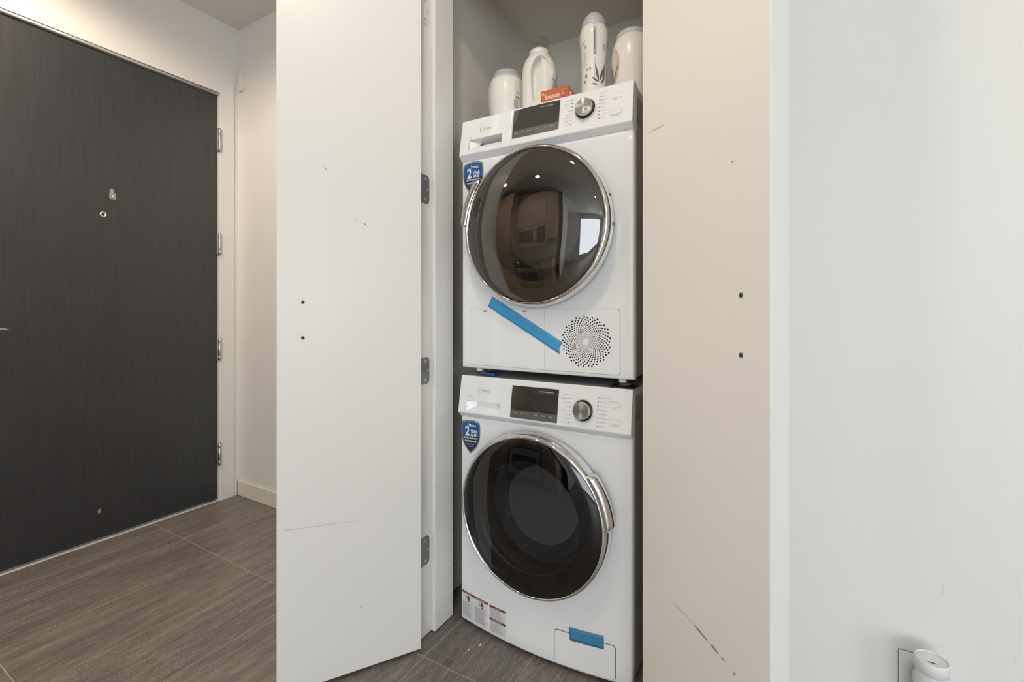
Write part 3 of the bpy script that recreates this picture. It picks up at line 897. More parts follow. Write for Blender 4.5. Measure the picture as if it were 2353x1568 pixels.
    MB().patch(shield(0.89), lambda u, v, w: sf(u, v, w + 0.0004), 0.0003, 3).build('sticker_face', 'sticker_blue', st)
    low = [(sx0 + w_ * (0.5 + (x - 0.5) * 0.89), szb + h_ * (0.52 + (y - 0.52) * 0.89)) for x, y in
           ((0.0, 0.52), (1.0, 0.52), (0.97, 0.42), (0.85, 0.23), (0.67, 0.09), (0.5, 0.0), (0.33, 0.09), (0.15, 0.23), (0.03, 0.42))]
    MB().patch(low, lambda u, v, w: sf(u, v, w + 0.0006), 0.0003, 2).build('sticker_lower_face', 'sticker_navy', st)
    tm = lambda fx, fy: (lambda u, v: sf(sx0 + w_ * fx + u, szb + h_ * fy + v, 0.0012))
    text('Midea', 0.0125, tm(0.40, 0.80), 'sticker_print', 'print_white', st, bold=0.0002)
    b = MB()
    for k in range(11):
        t = radians(70 + 200 * k / 10); 
        for s__ in (0.0058, 0.0048):
            b.v.append(tuple(tm(0.40, 0.84)(s__ * cos(t), s__ * sin(t))))
    for k in range(10): b.f.append((2 * k, 2 * k + 2, 2 * k + 3, 2 * k + 1)); b.sm.append(False)
    b.build('sticker_swoosh', 'print_white', st)
    text('2', 0.044, tm(0.20, 0.525), 'sticker_print', 'print_white', st, bold=0.0012, squeeze=0.86)
    text('YEAR', 0.0135, tm(0.50, 0.625), 'sticker_print', 'print_white', st, bold=0.0004, squeeze=0.85)
    text('ANS', 0.0135, tm(0.50, 0.520), 'sticker_print', 'print_white', st, bold=0.0004, squeeze=0.95)
    text('LIMITED WARRANTY', 0.0082, tm(0.5, 0.435), 'sticker_print', 'print_white', st, bold=0.0002, align='CENTER', squeeze=0.78)
    text('GARANTIE LIMITÉE', 0.0078, tm(0.5, 0.345), 'sticker_print', 'print_white', st, bold=0.0002, align='CENTER', squeeze=0.74)
    text('parts and labour', 0.0056, tm(0.5, 0.265), 'sticker_print', 'print_white', st, align='CENTER', squeeze=0.85)
    text('see details', 0.0050, tm(0.5, 0.205), 'sticker_print', 'print_white', st, align='CENTER', squeeze=0.85)
    # ---- kind-specific lower front
    if D:
        kx0, kx1, kz0, kz1, ks = 0.0359, 0.5551, 0.0124, 0.2006, 0.3176
        MB().prism(rrect(kx0 - 0.0012, kx1 + 0.0012, kz0 - 0.0012, kz1 + 0.0012, 0.008), sf, 0.0006).build('cover_gap', 'mark_grey', root)
        r = 0.0075
        o1 = [(ks - 0.0005, kz0), (ks - 0.0005, kz1), (kx0 + r, kz1)] + [(kx0 + r - r * sin(t), kz1 - r + r * cos(t)) for t in (pi / 6, pi / 3, pi / 2)] + [(kx0 + r - r * cos(t), kz0 + r - r * sin(t)) for t in (0, pi / 6, pi / 3, pi / 2)]
        MB().prism(o1, sf, 0.0018).build('service_cover', 'white', root)
        # right-hand cover with a spiral of real holes
        o2 = [(ks + 0.0005, kz1), (ks + 0.0005, kz0), (kx1 - r, kz0)] + [(kx1 - r + r * sin(t), kz0 + r - r * cos(t)) for t in (pi / 6, pi / 3, pi / 2)] + [(kx1 - r + r * cos(t), kz1 - r + r * sin(t)) for t in (0, pi / 6, pi / 3, pi / 2)]
        vx, vz = 0.4535, 0.983 - 0.8787
        holes = []
        rr_ = 0.0095; th = 0.0
        while rr_ < 0.0765:
            sp_ = 0.0013 + 0.112 * rr_
            holes.append((vx + rr_ * cos(th), vz + rr_ * sin(th), 0.31 * sp_))
            rr_ = math.sqrt(rr_ * rr_ + 0.92 * sp_ * sp_ / pi)
            th += 2.399963
        bm = bmesh.new()
        edges = []
        def loop(pts):
            vv = [bm.verts.new(sf(u, v, 0.0018)) for u, v in pts]
            for i in range(len(vv)): edges.append(bm.edges.new((vv[i], vv[(i + 1) % len(vv)])))
            return vv
        ov = loop(o2)
        rims = [loop(circ(hx, hz, hr, 8)) for hx, hz, hr in holes]
        bmesh.ops.triangle_fill(bm, use_beauty=True, use_dissolve=False, edges=edges, normal=(0, -1, 0))
        for vv in rims + [ov]:
            back = [bm.verts.new(v.co + Vector((0, 0.0035, 0))) for v in vv]
            for i in range(len(vv)):
                j = (i + 1) % len(vv)
                try: bm.faces.new((vv[i], vv[j], back[j], back[i]))
                except ValueError: pass
        me = bpy.data.meshes.new('vent_cover'); bm.to_mesh(me); bm.free()
        me.materials.append(M['white'])
        vo = bpy.data.objects.new('vent_cover', me); COL.objects.link(vo); vo.parent = root
        tag(vo, label='vent cover pierced by a spiral of small round holes')
        MB().patch(circ(vx, vz, 0.080, 40), sf, 0.0008, 1).build('vent_backing', 'black', vo)
        for x_ in (0.0955, 0.246):
            b = MB()
            for k, (u0, u1) in enumerate(((-0.008, -0.005), (-0.0035, 0.0015), (0.0025, 0.008))):
                b.prism([(x_ + u0, 0.1925), (x_ + u1, 0.1925), (x_ + u1, 0.1965), (x_ + u0, 0.1965)], lambda u, v, w: sf(u, v, w + 0.0018), 0.0004)
            b.build('cover_clip', 'black', root)
        # feet resting on the washer
        for (x_, y_) in ((0.055, 0.05), (0.555, 0.05), (0.055, 0.50), (0.555, 0.50)):
            ft = MB().lathe([(0.0, -0.0240), (0.017, -0.0240), (0.019, -0.021), (0.019, -0.016), (0.010, -0.014), (0.010, 0.006)], lambda x, y, h: Vector((x_ + x, y_ + y, h)), n=20).build('foot', 'mark', root)
            if y_ < 0.1:
                MB().lathe([(0.0, -0.0125), (0.011, -0.0125), (0.011, -0.003), (0.0, -0.003)], lambda x, y, h: Vector((x_ + x, y_ - 0.022 + y, h + 0.001)), n=16).build('foot_nut', 'white_edge', ft)
        MB().box(0.03, MW - 0.03, 0.06, 0.54, -0.006, 0.004).build('base_plate', 'black', root)
    else:
        # pump filter cover, set proud in a dark groove
        MB().patch(dense(rrect(0.3675, 0.5500, 0.0205, 0.1200, 0.010)), sf, 0.0005, 4).build('cover_gap', 'mark', root)
        MB().patch(dense(rrect(0.3692, 0.5483, 0.0222, 0.1183, 0.0085)), sf, 0.0024, 4).build('filter_cover', 'white', root)
        # warning labels
        def lab(x0, x1, z0, z1):
            q = MB().patch(dense(rrect(x0, x1, z0, z1, 0.0015, 2)), sf, 0.0003, 3).build('warning_label', 'label_white', root)
            tag(q, label='white warning label with dark red heading bars')
            return q
        def bar(par, x0, x1, z0, z1, m, off=0.0006):
            b = MB(); nx = max(1, int((x1 - x0) / 0.012))
            for i in range(nx + 1):
                x = x0 + (x1 - x0) * i / nx
                b.v += [tuple(sf(x, z0, off)), tuple(sf(x, z1, off))]
            for i in range(nx): b.f.append((2 * i, 2 * i + 2, 2 * i + 3, 2 * i + 1)); b.sm.append(False)
            return b
        la = lab(0.006, 0.126, 0.026, 0.1135)
        bar(la, 0.006, 0.126, 0.1055, 0.1130, 0).build('heading_bar', 'label_red', la)
        text('WARNING', 0.0058, lambda u, v: sf(0.022 + u, 0.1072 + v, 0.0009), 'label_print', 'label_white', la)
        text('AVERTISSEMENT', 0.0058, lambda u, v: sf(0.070 + u, 0.1072 + v, 0.0009), 'label_print', 'label_white', la)
        lb = lab(0.131, 0.197, 0.024, 0.1115)
        bar(lb, 0.131, 0.197, 0.1030, 0.1110, 0).build('heading_bar', 'label_red', lb)
        bar(lb, 0.131, 0.197, 0.0620, 0.0695, 0).build('heading_bar', 'label_red', lb)
        text('WARNING', 0.0056, lambda u, v: sf(0.150 + u, 0.1050 + v, 0.0009), 'label_print', 'label_white', lb)
        text('AVERTISSEMENT', 0.0052, lambda u, v: sf(0.143 + u, 0.0640 + v, 0.0009), 'label_print', 'label_white', lb)
        rnd = random.Random(3)
        def fine(par, x0, x1, z0, z1, step):
            b = MB(); z = z1
            while z > z0:
                x = x0; end = x1 - rnd.random() * 0.35 * (x1 - x0)
                while x < end:
                    l = 0.002 + rnd.random() * 0.005
                    q = min(x + l, end)
                    k = len(b.v)
                    b.v += [tuple(sf(x, z - step * 0.42, 0.0006)), tuple(sf(q, z - step * 0.42, 0.0006)), tuple(sf(q, z, 0.0006)), tuple(sf(x, z, 0.0006))]
                    b.f.append((k, k + 1, k + 2, k + 3)); b.sm.append(False)
                    x = q + 0.0011
                z -= step
            o_ = b.build('fine_print', 'mark_grey', par)
            o_['kind'] = 'stuff'
        fine(la, 0.010, 0.058, 0.030, 0.078, 0.0032)
        fine(la, 0.068, 0.122, 0.030, 0.080, 0.0032)
        fine(lb, 0.134, 0.194, 0.0715, 0.1000, 0.0030)
        fine(lb, 0.134, 0.194, 0.0270, 0.0590, 0.0030)
        for x_ in (0.037, 0.098):   # little hand-and-fire pictogram
            MB().patch([(x_ + 0.0065 * cos(t), 0.092 + 0.0105 * sin(t)) for t in [2 * pi * i / 14 for i in range(14)]], lambda u, v, w: sf(u, v, w + 0.0004), 0.0003, 2).build('pictogram', 'mark', la)
            MB().patch([(x_ + 0.005 * cos(t), 0.0878 + 0.0012 * sin(t)) for t in [2 * pi * i / 10 for i in range(10)]], lambda u, v, w: sf(u, v, w + 0.0008), 0.0003, 1).build('pictogram', 'label_white', la)
            MB().tube([sf(x_ - 0.013, 0.101, 0.0006), sf(x_ - 0.010, 0.097, 0.0006), sf(x_ - 0.013, 0.093, 0.0006), sf(x_ - 0.008, 0.089, 0.0006)], 0.0008, 5).build('pictogram', 'mark', la)
        for (x_, y_) in ((0.06, 0.06), (0.535, 0.06), (0.06, 0.50), (0.535, 0.50)):
            MB().lathe([(0.0, 0.0), (0.022, 0.0), (0.022, 0.008), (0.010, 0.010), (0.010, 0.02)], lambda x, y, h: Vector((x_ + x, y_ + y, h)), n=20).build('foot', 'black', root)
    return root, sf, pan

washer, wsf, wpan = machine('washer', (-0.004, 0, 0), 'washing_machine',
                            'white front-loading washer with dark porthole, standing on the floor below the dryer')
dryer, dsf, dpan = machine('dryer', (0, 0, 0.8787), 'tumble_dryer',
                           'white front-loading dryer with brown smoked porthole, stacked on the washer')

# blue tape
def ribbon(name, corners, mp, m, nx, label, group=None, notch=True):
    """strip between (a,b) top edge and (d,c) bottom edge, with a torn right end"""
    A_, B_, C_, D_ = [Vector((p[0], p[1])) for p in corners]
    b = MB(); rows = 4
    for i in range(nx + 1):
        t = i / nx
        for j in range(rows + 1):
            s = j / rows
            p = (A_ * (1 - t) + B_ * t) * (1 - s) + (D_ * (1 - t) + C_ * t) * s
            if notch and i == nx:
                p = p + (B_ - A_).normalized() * (0.0, -0.004, -0.007, -0.004, 0.0)[j]
            b.v.append(tuple(mp(p.x, p.y, 0.0006 + 0.0004 * sin(9 * t) ** 2)))
    for i in range(nx):
        for j in range(rows):
            k = i * (rows + 1) + j
            b.f.append((k, k + 1, k + rows + 2, k + rows + 1)); b.sm.append(True)
    o = b.build(name, m)
    sol = o.modifiers.new('thickness', 'SOLIDIFY'); sol.thickness = 0.0003; sol.offset = 0
    tag(o, label, 'tape')
    return o
DZ_ = 0.8787
def tape_d(u, v, w):
    return Vector((0, 0, DZ_)) + dsf(u, v - DZ_, w + 0.0022)
tp = ribbon('tape_strip', [(0.1252, 1.1221), (0.380, 0.9782), (0.369, 0.9422), (0.1094, 1.0881)], tape_d, 'blue_tape', 24,
       'long blue tape strip slanting across the dryer front below its porthole')
tq = ribbon('tape_strip', [(0.411, 0.1380), (0.5125, 0.1402), (0.5136, 0.1033), (0.413, 0.1005)], lambda u, v, w: Vector((-0.004, 0, 0)) + wsf(u + 0.004, v, w + 0.0024), 'blue_tape2', 12,
       'short blue tape piece holding the small filter cover at the washer bottom', notch=False)

# blue pad and dark pad between the machines
pz = 0.8517
b = MB().bbox(0.072, 0.108, 0.034, 0.078, pz - 0.0025, pz + 0.0100, 0.003)
tag(b.build('stacking_pad', 'sticker_blue'), 'small blue pad wedged between washer top and dryer at the left', 'pad')
b = MB().bbox(0.515, 0.590, 0.024, 0.085, pz - 0.0028, pz + 0.0012, 0.0015)
tag(b.build('rubber_mat', 'gasket'), 'dark flat rubber piece under the right front foot of the dryer', 'pad')

# ------------------------------------------------------------------ bottles on the dryer
TZ = 0.8787 + 0.8485 - 0.0028
def bmap(prof):
    """radius interpolation"""
    def r(z):
        for (r0, z0), (r1, z1) in zip(prof, prof[1:]):
            if z0 <= z <= z1:
                t = 0 if z1 == z0 else (z - z0) / (z1 - z0)
                return r0 + (r1 - r0) * t
        return prof[-1][0]
    return r
def on_round(rf_, sx=1.0, sy=1.0):
    """map label coords: u = arc length around from the front (-y), v = height, w = offset"""
    def f(u, v, w):
        r_ = rf_(v)
        t = -pi / 2 + u / max(r_, 1e-4)
        return Vector(((r_ + w) * cos(t) * sx, (r_ + w) * sin(t) * sy, v))
    return f
I3 = lambda x, y, h: Vector((x, y, h))
def face_cam(x, y):
    return math.atan2(0.9403 - x, 1.2853 + y)

# left tub
tx, ty = 0.083, 0.165
tub = empty('pod_tub', (tx, ty, TZ), face_cam(tx, ty))
tag(tub, 'squat white tub with grey lid at the left end of the dryer top', 'tub')
tp_ = curve_prof([(0.050, 0.0), (0.056, 0.006), (0.062, 0.05), (0.0675, 0.105), (0.0680, 0.150), (0.0640, 0.176), (0.0580, 0.189)])
MB().lathe(tp_, I3, n=56, cap0=True).build('body', 'plastic_white', tub)
MB().lathe([(0.058, 0.186), (0.0590, 0.191), (0.0530, 0.203), (0.0475, 0.207), (0.0470, 0.216), (0.045, 0.219), (0.0005, 0.220)], I3, n=48, cap0=True).build('lid', 'lid_grey', tub)
tmap = on_round(bmap(tp_))
MB().patch(dense(rrect(0.028, 0.064, 0.072, 0.170, 0.010), 0.008), tmap, 0.0004, 4).build('label', 'label_cream', tub)
MB().patch(dense(rrect(0.026, 0.042, 0.070, 0.100, 0.001, 2), 0.006), lambda u, v, w: tmap(u, v, w + 0.0004), 0.0003, 3).build('label_block', 'label_grey', tub)
text('GA', 0.012, lambda u, v: tmap(0.031 + u, 0.104 + v, 0.0010), 'label_print', 'mark', tub, bold=0.0003)
text('A', 0.009, lambda u, v: tmap(0.036 + u, 0.122 + v, 0.0010), 'label_print', 'mark', tub, bold=0.0003)

# detergent jug with hollow grip
jx, jy = 0.219, 0.160
jug = empty('detergent_bottle', (jx, jy, TZ), face_cam(jx, jy))
tag(jug, 'white detergent jug with grip hollow and clear upturned cap', 'bottle')
jp = curve_prof([(0.050, 0.0), (0.057, 0.006), (0.061, 0.05), (0.0625, 0.10), (0.0622, 0.155), (0.0600, 0.190), (0.0520, 0.219), (0.040, 0.239), (0.0360, 0.246)], 18)
b = MB()
NJ = 288
for (r_, z_) in jp:
    for i in range(NJ):
        t = 2 * pi * i / NJ
        c_, s_ = cos(t), sin(t)
        k = smooth((z_ - 0.19) / 0.05)
        ex = 2.0 / (2.7 * (1 - k) + 2.0 * k)
        x = r_ * math.copysign(abs(c_) ** ex, c_); y = r_ * (0.78 * (1 - k) + 1.0 * k) * math.copysign(abs(s_) ** ex, s_)
        if y < 0:
            u_, v_ = x + 0.000, z_
            w2 = 0.040 if v_ < 0.150 else 0.040 * math.sqrt(max(0.0, 1 - ((v_ - 0.150) / 0.074) ** 2))
            cxr = 0.007 + 0.18 * (0.19 - v_) * 0.35
            if w2 > 0.002:
                q = (u_ - cxr) / w2
                if abs(q) < 1:
                    dep = smooth((1 - abs(q)) / 0.26) * smooth((v_ - 0.055) / 0.06)
                    tilt = 0.35 + 0.65 * smooth((0.35 - q) / 1.1)
                    y += 0.032 * dep * tilt
        b.v.append((x, y, z_))
for k in range(len(jp) - 1):
    for i in range(NJ):
        b.f.append((k * NJ + i, k * NJ + (i + 1) % NJ, (k + 1) * NJ + (i + 1) % NJ, (k + 1) * NJ + i)); b.sm.append(True)
b.f.append(tuple(range(NJ))); b.sm.append(False)
b.build('body', 'plastic_white', jug)
MB().lathe([(0.034, 0.243), (0.0365, 0.245), (0.0365, 0.255), (0.0350, 0.2585), (0.024, 0.260), (0.023, 0.268), (0.0005, 0.269)], I3, n=48).build('collar', 'plastic_white', jug)
cap = MB().lathe([(0.0352, 0.256), (0.0348, 0.270), (0.0338, 0.296), (0.0320, 0.3005), (0.0005, 0.3015)], I3, n=48).build('cap', 'cap_clear', jug)
MB().lathe([(0.012, 0.269), (0.009, 0.285), (0.006, 0.292), (0.0005, 0.293)], I3, n=20).build('spout', 'cap_clear', jug)
def jmap(u, v, w):    # label on the right-hand front of the jug
    t = radians(-66) + (u / 0.055)
    c_, s_ = cos(t), sin(t)
    r_ = bmap(jp)(v) + w
    ex = 2.0 / 2.7
    return Vector((r_ * math.copysign(abs(c_) ** ex, c_), r_ * 0.78 * math.copysign(abs(s_) ** ex, s_), v))
MB().patch(dense([(0.004, 0.075), (0.040, 0.075), (0.040, 0.150), (0.026, 0.168), (0.012, 0.160), (0.004, 0.13)], 0.006), jmap, 0.0006, 6).build('label', 'label_white', jug)
MB().patch(dense([(0.010, 0.105), (0.038, 0.098), (0.038, 0.130), (0.018, 0.138)], 0.006), lambda u, v, w: jmap(u, v, w + 0.0006), 0.0003, 5).build('label_block', 'label_grey', jug)
for k, (u0, v0, l) in enumerate(((0.012, 0.146, 0.022), (0.014, 0.141, 0.02), (0.008, 0.098, 0.028), (0.008, 0.092, 0.028), (0.009, 0.086, 0.026))):
    b = MB()
    for i in range(6):
        u = u0 + l * i / 5
        b.v += [tuple(jmap(u, v0 - 0.15 * (u - u0), 0.0012)), tuple(jmap(u, v0 - 0.15 * (u - u0) + 0.0022, 0.0012))]
    for i in range(5): b.f.append((2 * i, 2 * i + 2, 2 * i + 3, 2 * i + 1)); b.sm.append(False)
    b.build('label_line', 'mark', jug)
b = MB()
for i in range(14):
    z_ = 0.06 + 0.12 * i / 13
    t = radians(-152); r_ = bmap(jp)(z_) + 0.0003; ex = 2 / 2.7
    for dt in (-0.012, 0.012):
        c_, s_ = cos(t + dt), sin(t + dt)
        b.v.append((r_ * math.copysign(abs(c_) ** ex, c_), r_ * 0.78 * math.copysign(abs(s_) ** ex, s_), z_))
for i in range(13): b.f.append((2 * i, 2 * i + 2, 2 * i + 3, 2 * i + 1)); b.sm.append(True)
b.build('mould_seam', 'label_grey', jug)

# slim bottle with domed grey cap
sx_, sy_ = 0.431, 0.130
slim = empty('softener_bottle', (sx_, sy_, TZ), face_cam(sx_, sy_))
tag(slim, 'slim white bottle with silver domed cap and grey leaf print', 'bottle')
sp = curve_prof([(0.039, 0.0), (0.042, 0.005), (0.041, 0.05), (0.0405, 0.10), (0.0405, 0.15), (0.0425, 0.19), (0.0465, 0.226), (0.0445, 0.246), (0.0400, 0.2585)])
MB().lathe(sp, I3, n=56, cap0=True).build('body', 'plastic_white', slim)
MB().lathe([(0.0395, 0.2565), (0.0398, 0.2610)], I3, n=48).build('cap_shadow_ring', 'mark_grey', slim)
cp_ = curve_prof([(0.0400, 0.2605), (0.0395, 0.270), (0.0345, 0.285), (0.0255, 0.299), (0.0185, 0.3055), (0.012, 0.3095), (0.0005, 0.3115)])
MB().lathe(cp_, I3, n=48).build('cap', 'cap_grey', slim)
smap = on_round(bmap(sp))
sm2 = lambda o: (lambda u, v, w: smap(u, v, w + o))
MB().patch(dense(rrect(-0.0020, 0.0080, 0.158, 0.2535, 0.0005, 1), 0.008), smap, 0.0003, 4).build('label_stripe', 'label_grey', slim)
MB().patch(dense(rrect(0.0015, 0.0032, 0.172, 0.232, 0.0003, 1), 0.008), sm2(0.0004), 0.0003, 2).build('label_line', 'mark', slim)
MB().patch(circ(0.003, 0.162, 0.0045, 12), sm2(0.0003), 0.0003, 2).build('label_dot', 'mark_grey', slim)
for u0 in (0.0012, 0.0045):
    MB().patch(dense(rrect(u0, u0 + 0.0010, 0.085, 0.150, 0.0002, 1), 0.01), smap, 0.0003, 2).build('label_line', 'label_grey', slim)
def leaf(u, v, ang, l, w):
    pts = []
    for i in range(13):
        t = i / 12; pts.append((t * l, w * sin(pi * t) * (1 - 0.35 * t)))
    for i in range(11, 0, -1):
        t = i / 12; pts.append((t * l, -w * sin(pi * t) * (1 - 0.35 * t)))
    c_, s_ = cos(ang), sin(ang)
    return [(u + x * c_ - y * s_, v + x * s_ + y * c_) for x, y in pts]
for (u, v, ang, l, w) in ((0.016, 0.070, radians(102), 0.062, 0.0045), (0.018, 0.072, radians(74), 0.050, 0.0045), (0.030, 0.066, radians(84), 0.072, 0.005), (0.014, 0.070, radians(140), 0.028, 0.004), (0.012, 0.062, radians(165), 0.020, 0.003), (0.022, 0.066, radians(55), 0.026, 0.0035)):
    MB().patch(leaf(u, v, ang, l, w), smap, 0.0004, 3).build('label_leaf', 'label_leaf', slim)
text('D', 0.021, lambda u, v: smap(0.031 + u, 0.176 + v, 0.0006), 'label_print', 'mark', slim, squeeze=0.8)
MB().patch(circ(-0.030, 0.188, 0.006, 14), smap, 0.0003, 2).build('label_dot', 'label_grey', slim)
MB().patch(dense([(-0.044, 0.196), (-0.032, 0.208), (-0.030, 0.206), (-0.042, 0.193)], 0.004), smap, 0.0003, 2).build('label_line', 'mark_grey', slim)
for k in range(9):
    v0 = 0.165 - 0.0055 * k
    MB().patch(dense(rrect(-0.038, -0.022 - 0.003 * (k % 3), v0, v0 + 0.0016, 0.0003, 1), 0.006), smap, 0.0003, 1).build('label_line', 'label_grey', slim)
for (u0, u1, v0, v1) in ((-0.024, -0.018, 0.110, 0.119), (-0.015, -0.009, 0.112, 0.119), (-0.036, -0.026, 0.072, 0.082), (-0.030, -0.022, 0.088, 0.100)):
    MB().patch(dense(rrect(u0, u1, v0, v1, 0.0005, 1), 0.004), smap, 0.0003, 2).build('label_block', 'mark_grey', slim)

# right tub
rx_, ry_ = 0.553, 0.135
rt = empty('pod_tub', (rx_, ry_, TZ), face_cam(rx_, ry_))
tag(rt, 'round-shouldered white tub with gold label, half hidden by the right closet door', 'tub')
rp = curve_prof([(0.044, 0.0), (0.048, 0.006), (0.055, 0.05), (0.061, 0.10), (0.062, 0.135), (0.058, 0.165), (0.049, 0.187), (0.042, 0.196)])
MB().lathe(rp, I3, n=56, cap0=True).build('body', 'plastic_white', rt)
lid = MB().lathe([(0.0450, 0.191), (0.0465, 0.196), (0.0455, 0.206), (0.0400, 0.212), (0.0005, 0.214)], I3, n=48).build('lid', 'lid_grey', rt)
for k in range(24):
    t = 2 * pi * k / 24
    MB().box(-0.0007, 0.0007, -0.0468, -0.0452, 0.197, 0.206, T=Matrix.Rotation(t, 4, 'Z')).build('lid_rib', 'bevel', lid)
rmap = on_round(bmap(rp))
def oval(cx_, cz_, a_, b_, n=20): return [(cx_ + a_ * cos(2 * pi * i / n), cz_ + b_ * sin(2 * pi * i / n)) for i in range(n)]
MB().patch(oval(-0.066, 0.105, 0.027, 0.052), rmap, 0.0004, 5).build('label', 'label_gold', rt)
MB().patch(oval(-0.070, 0.108, 0.018, 0.036), lambda u, v, w: rmap(u, v, w + 0.0004), 0.0003, 4).build('label_panel', 'label_cream', rt)
MB().patch(oval(-0.080, 0.080, 0.008, 0.020), lambda u, v, w: rmap(u, v, w + 0.0008), 0.0003, 3).build('label_blot', 'label_brown', rt)
MB().patch(dense([(-0.070, 0.060), (-0.046, 0.098), (-0.044, 0.094), (-0.066, 0.057)], 0.005), lambda u, v, w: rmap(u, v, w + 0.0008), 0.0003, 2).build('label_line', 'label_brown', rt)

# orange dryer sheet carton
ox0, ox1, oy0, oz1 = 0.2935, 0.3870, 0.020, 0.0460
bx = empty('dryer_sheet_box', ((ox0 + ox1) / 2, oy0 + 0.055, TZ))
tag(bx, 'flat orange carton lying at the front edge of the dryer top', 'box')
hw = (ox1 - ox0) / 2
MB().bbox(-hw, hw, -0.055, 0.055, 0.0, oz1, 0.001, seg=1).build('carton', 'orange', bx)
fm_ = lambda u, v, w: Vector((u, -0.055 - w, v))
text('bounce', 0.0225, lambda u, v: fm_(-hw + 0.0150 + u, 0.0165 + v + 0.0 * u, 0.0005), 'carton_lettering', 'carton_print', bx, bold=0.0007, shear=0.12, squeeze=0.74)
text('40', 0.009, lambda u, v: fm_(-hw + 0.0035 + u, 0.0315 + v, 0.0005), 'carton_lettering', 'carton_print', bx, bold=0.0004)
MB().patch(rrect(hw - 0.022, hw - 0.009, 0.010, 0.042, 0.004), fm_, 0.0004, 1).build('carton_panel', 'carton_red', bx)
for (u, v) in ((hw - 0.0185, 0.034), (hw - 0.0125, 0.035), (hw - 0.0155, 0.027), (hw - 0.0185, 0.020), (hw - 0.0125, 0.021)):
    MB().patch(leaf(u - 0.003, v, 0.4, 0.006, 0.0018), lambda a_, b_, w: fm_(a_, b_, 0.0004 + w), 0.0003, 1).build('carton_mark', 'carton_print', bx)
b = MB(); b.box(-0.003, 0.012, 0, 0.0, 0, 0)
MB().patch([(-0.035 + 0.008 * cos(t), 0.026 + 0.009 * sin(t)) for t in [2 * pi * i / 12 for i in range(12)]], lambda u, v, w: Vector((hw + w, u, v)), 0.0004, 1).build('carton_mark', 'carton_print', bx)

# ------------------------------------------------------------------ outlet and air freshener on the right wall
ou = empty('wall_outlet', (1.180, YC, 0.370))
tag(ou, 'white outlet cover plate on the right wall behind the air freshener', 'outlet')
MB().bbox(-0.036, 0.036, -0.006, 0.0, -0.058, 0.058, 0.002).build('cover_plate', 'fresh_white', ou)
MB().prism(rrect(-0.017, 0.017, -0.034, 0.034, 0.003), lambda u, v, w: Vector((u, -0.006 - w, v)), 0.0012).build('receptacle', 'trim', ou)
MB().prism(rrect(-0.0367, 0.0367, -0.0587, 0.0587, 0.003), lambda u, v, w: Vector((u, -w, v)), 0.0008).build('plate_shadow_gap', 'mark_grey', ou)
fx, fy, fz_ = 1.1792, -0.2155, 0.0
fr = empty('air_freshener', (fx, fy, 0.0))
tag(fr, 'white plug-in air freshener with round top in the right wall outlet', 'air freshener')
ft_ = 0.4620
pr_ = curve_prof([(0.0005, ft_ - 0.105), (0.014, ft_ - 0.102), (0.0195, ft_ - 0.085), (0.0205, ft_ - 0.06), (0.0226, ft_ - 0.0225)], 5)
MB().lathe(pr_, I3, n=40).build('body', 'fresh_white', fr)
MB().lathe([(0.0222, ft_ - 0.0225), (0.0234, ft_ - 0.0218), (0.0240, ft_ - 0.004), (0.0234, ft_ - 0.0005), (0.0222, ft_), (0.0212, ft_ - 0.002), (0.0212, ft_ - 0.004)], I3, n=48).build('top_collar', 'fresh_white', fr)
MB().lathe([(0.0005, ft_ - 0.0045), (0.0105, ft_ - 0.0040), (0.0208, ft_ - 0.0030)], I3, n=40).build('top_disc', 'fresh_white', fr)
MB().patch([(0.0065 * cos(t) - 0.001, 0.0014 * sin(t) - 0.007) for t in [2 * pi * i / 12 for i in range(12)]], lambda u, v, w: Vector((u, v, ft_ - 0.0041 + w)), 0.0004, 1).build('vapour_slot', 'mark', fr)
b = MB().lathe([(0.0165, 0.0), (0.018, 0.010), (0.018, 0.050), (0.016, 0.056)], lambda x, y, h: Vector((x - 0.0005, 0.0535 - h, ft_ - 0.070 + y * 1.35)), n=28, cap0=True, cap1=True)
b.build('plug_housing', 'fresh_white', fr)

# ------------------------------------------------------------------ ceiling lamps
for (x_, y_) in POTS:
    r_ = empty('ceiling_lamp', (x_, y_, CEIL))
    where = {(-1.12, -1.02): 'nearest the front door', (-0.45, -1.75): 'in front of the kitchen', (0.50, -1.00): 'in front of the laundry closet',
             (1.6, -2.6): 'in the middle of the room', (3.2, -1.4): 'along the plain white wall', (3.4, -4.2): 'beside the living room window', (-1.35, -1.60): 'by the tall kitchen cabinet'}[(x_, y_)]
    tag(r_, 'small round recessed ceiling lamp ' + where, 'ceiling lamp', 'recessed ceiling lamps')
    MB().lathe([(0.052, -0.001), (0.058, -0.005), (0.066, -0.004), (0.068, 0.0)], I3, n=32).build('trim_ring', 'trim', r_)
    MB().lathe([(0.0005, -0.002), (0.052, -0.002)], I3, n=24).build('lens', 'lamp_glow', r_)
    l = bpy.data.lights.new('lamp_light', 'SPOT')
    l.energy = POT_W * 4.0 * POT_K.get((x_, y_), 0.2); l.color = POT_COL; l.spot_size = radians(168); l.spot_blend = 0.4; l.shadow_soft_size = 0.05
    lo = bpy.data.objects.new('lamp_light', l); lo.location = (0, 0, -0.012); COL.objects.link(lo); lo.parent = r_

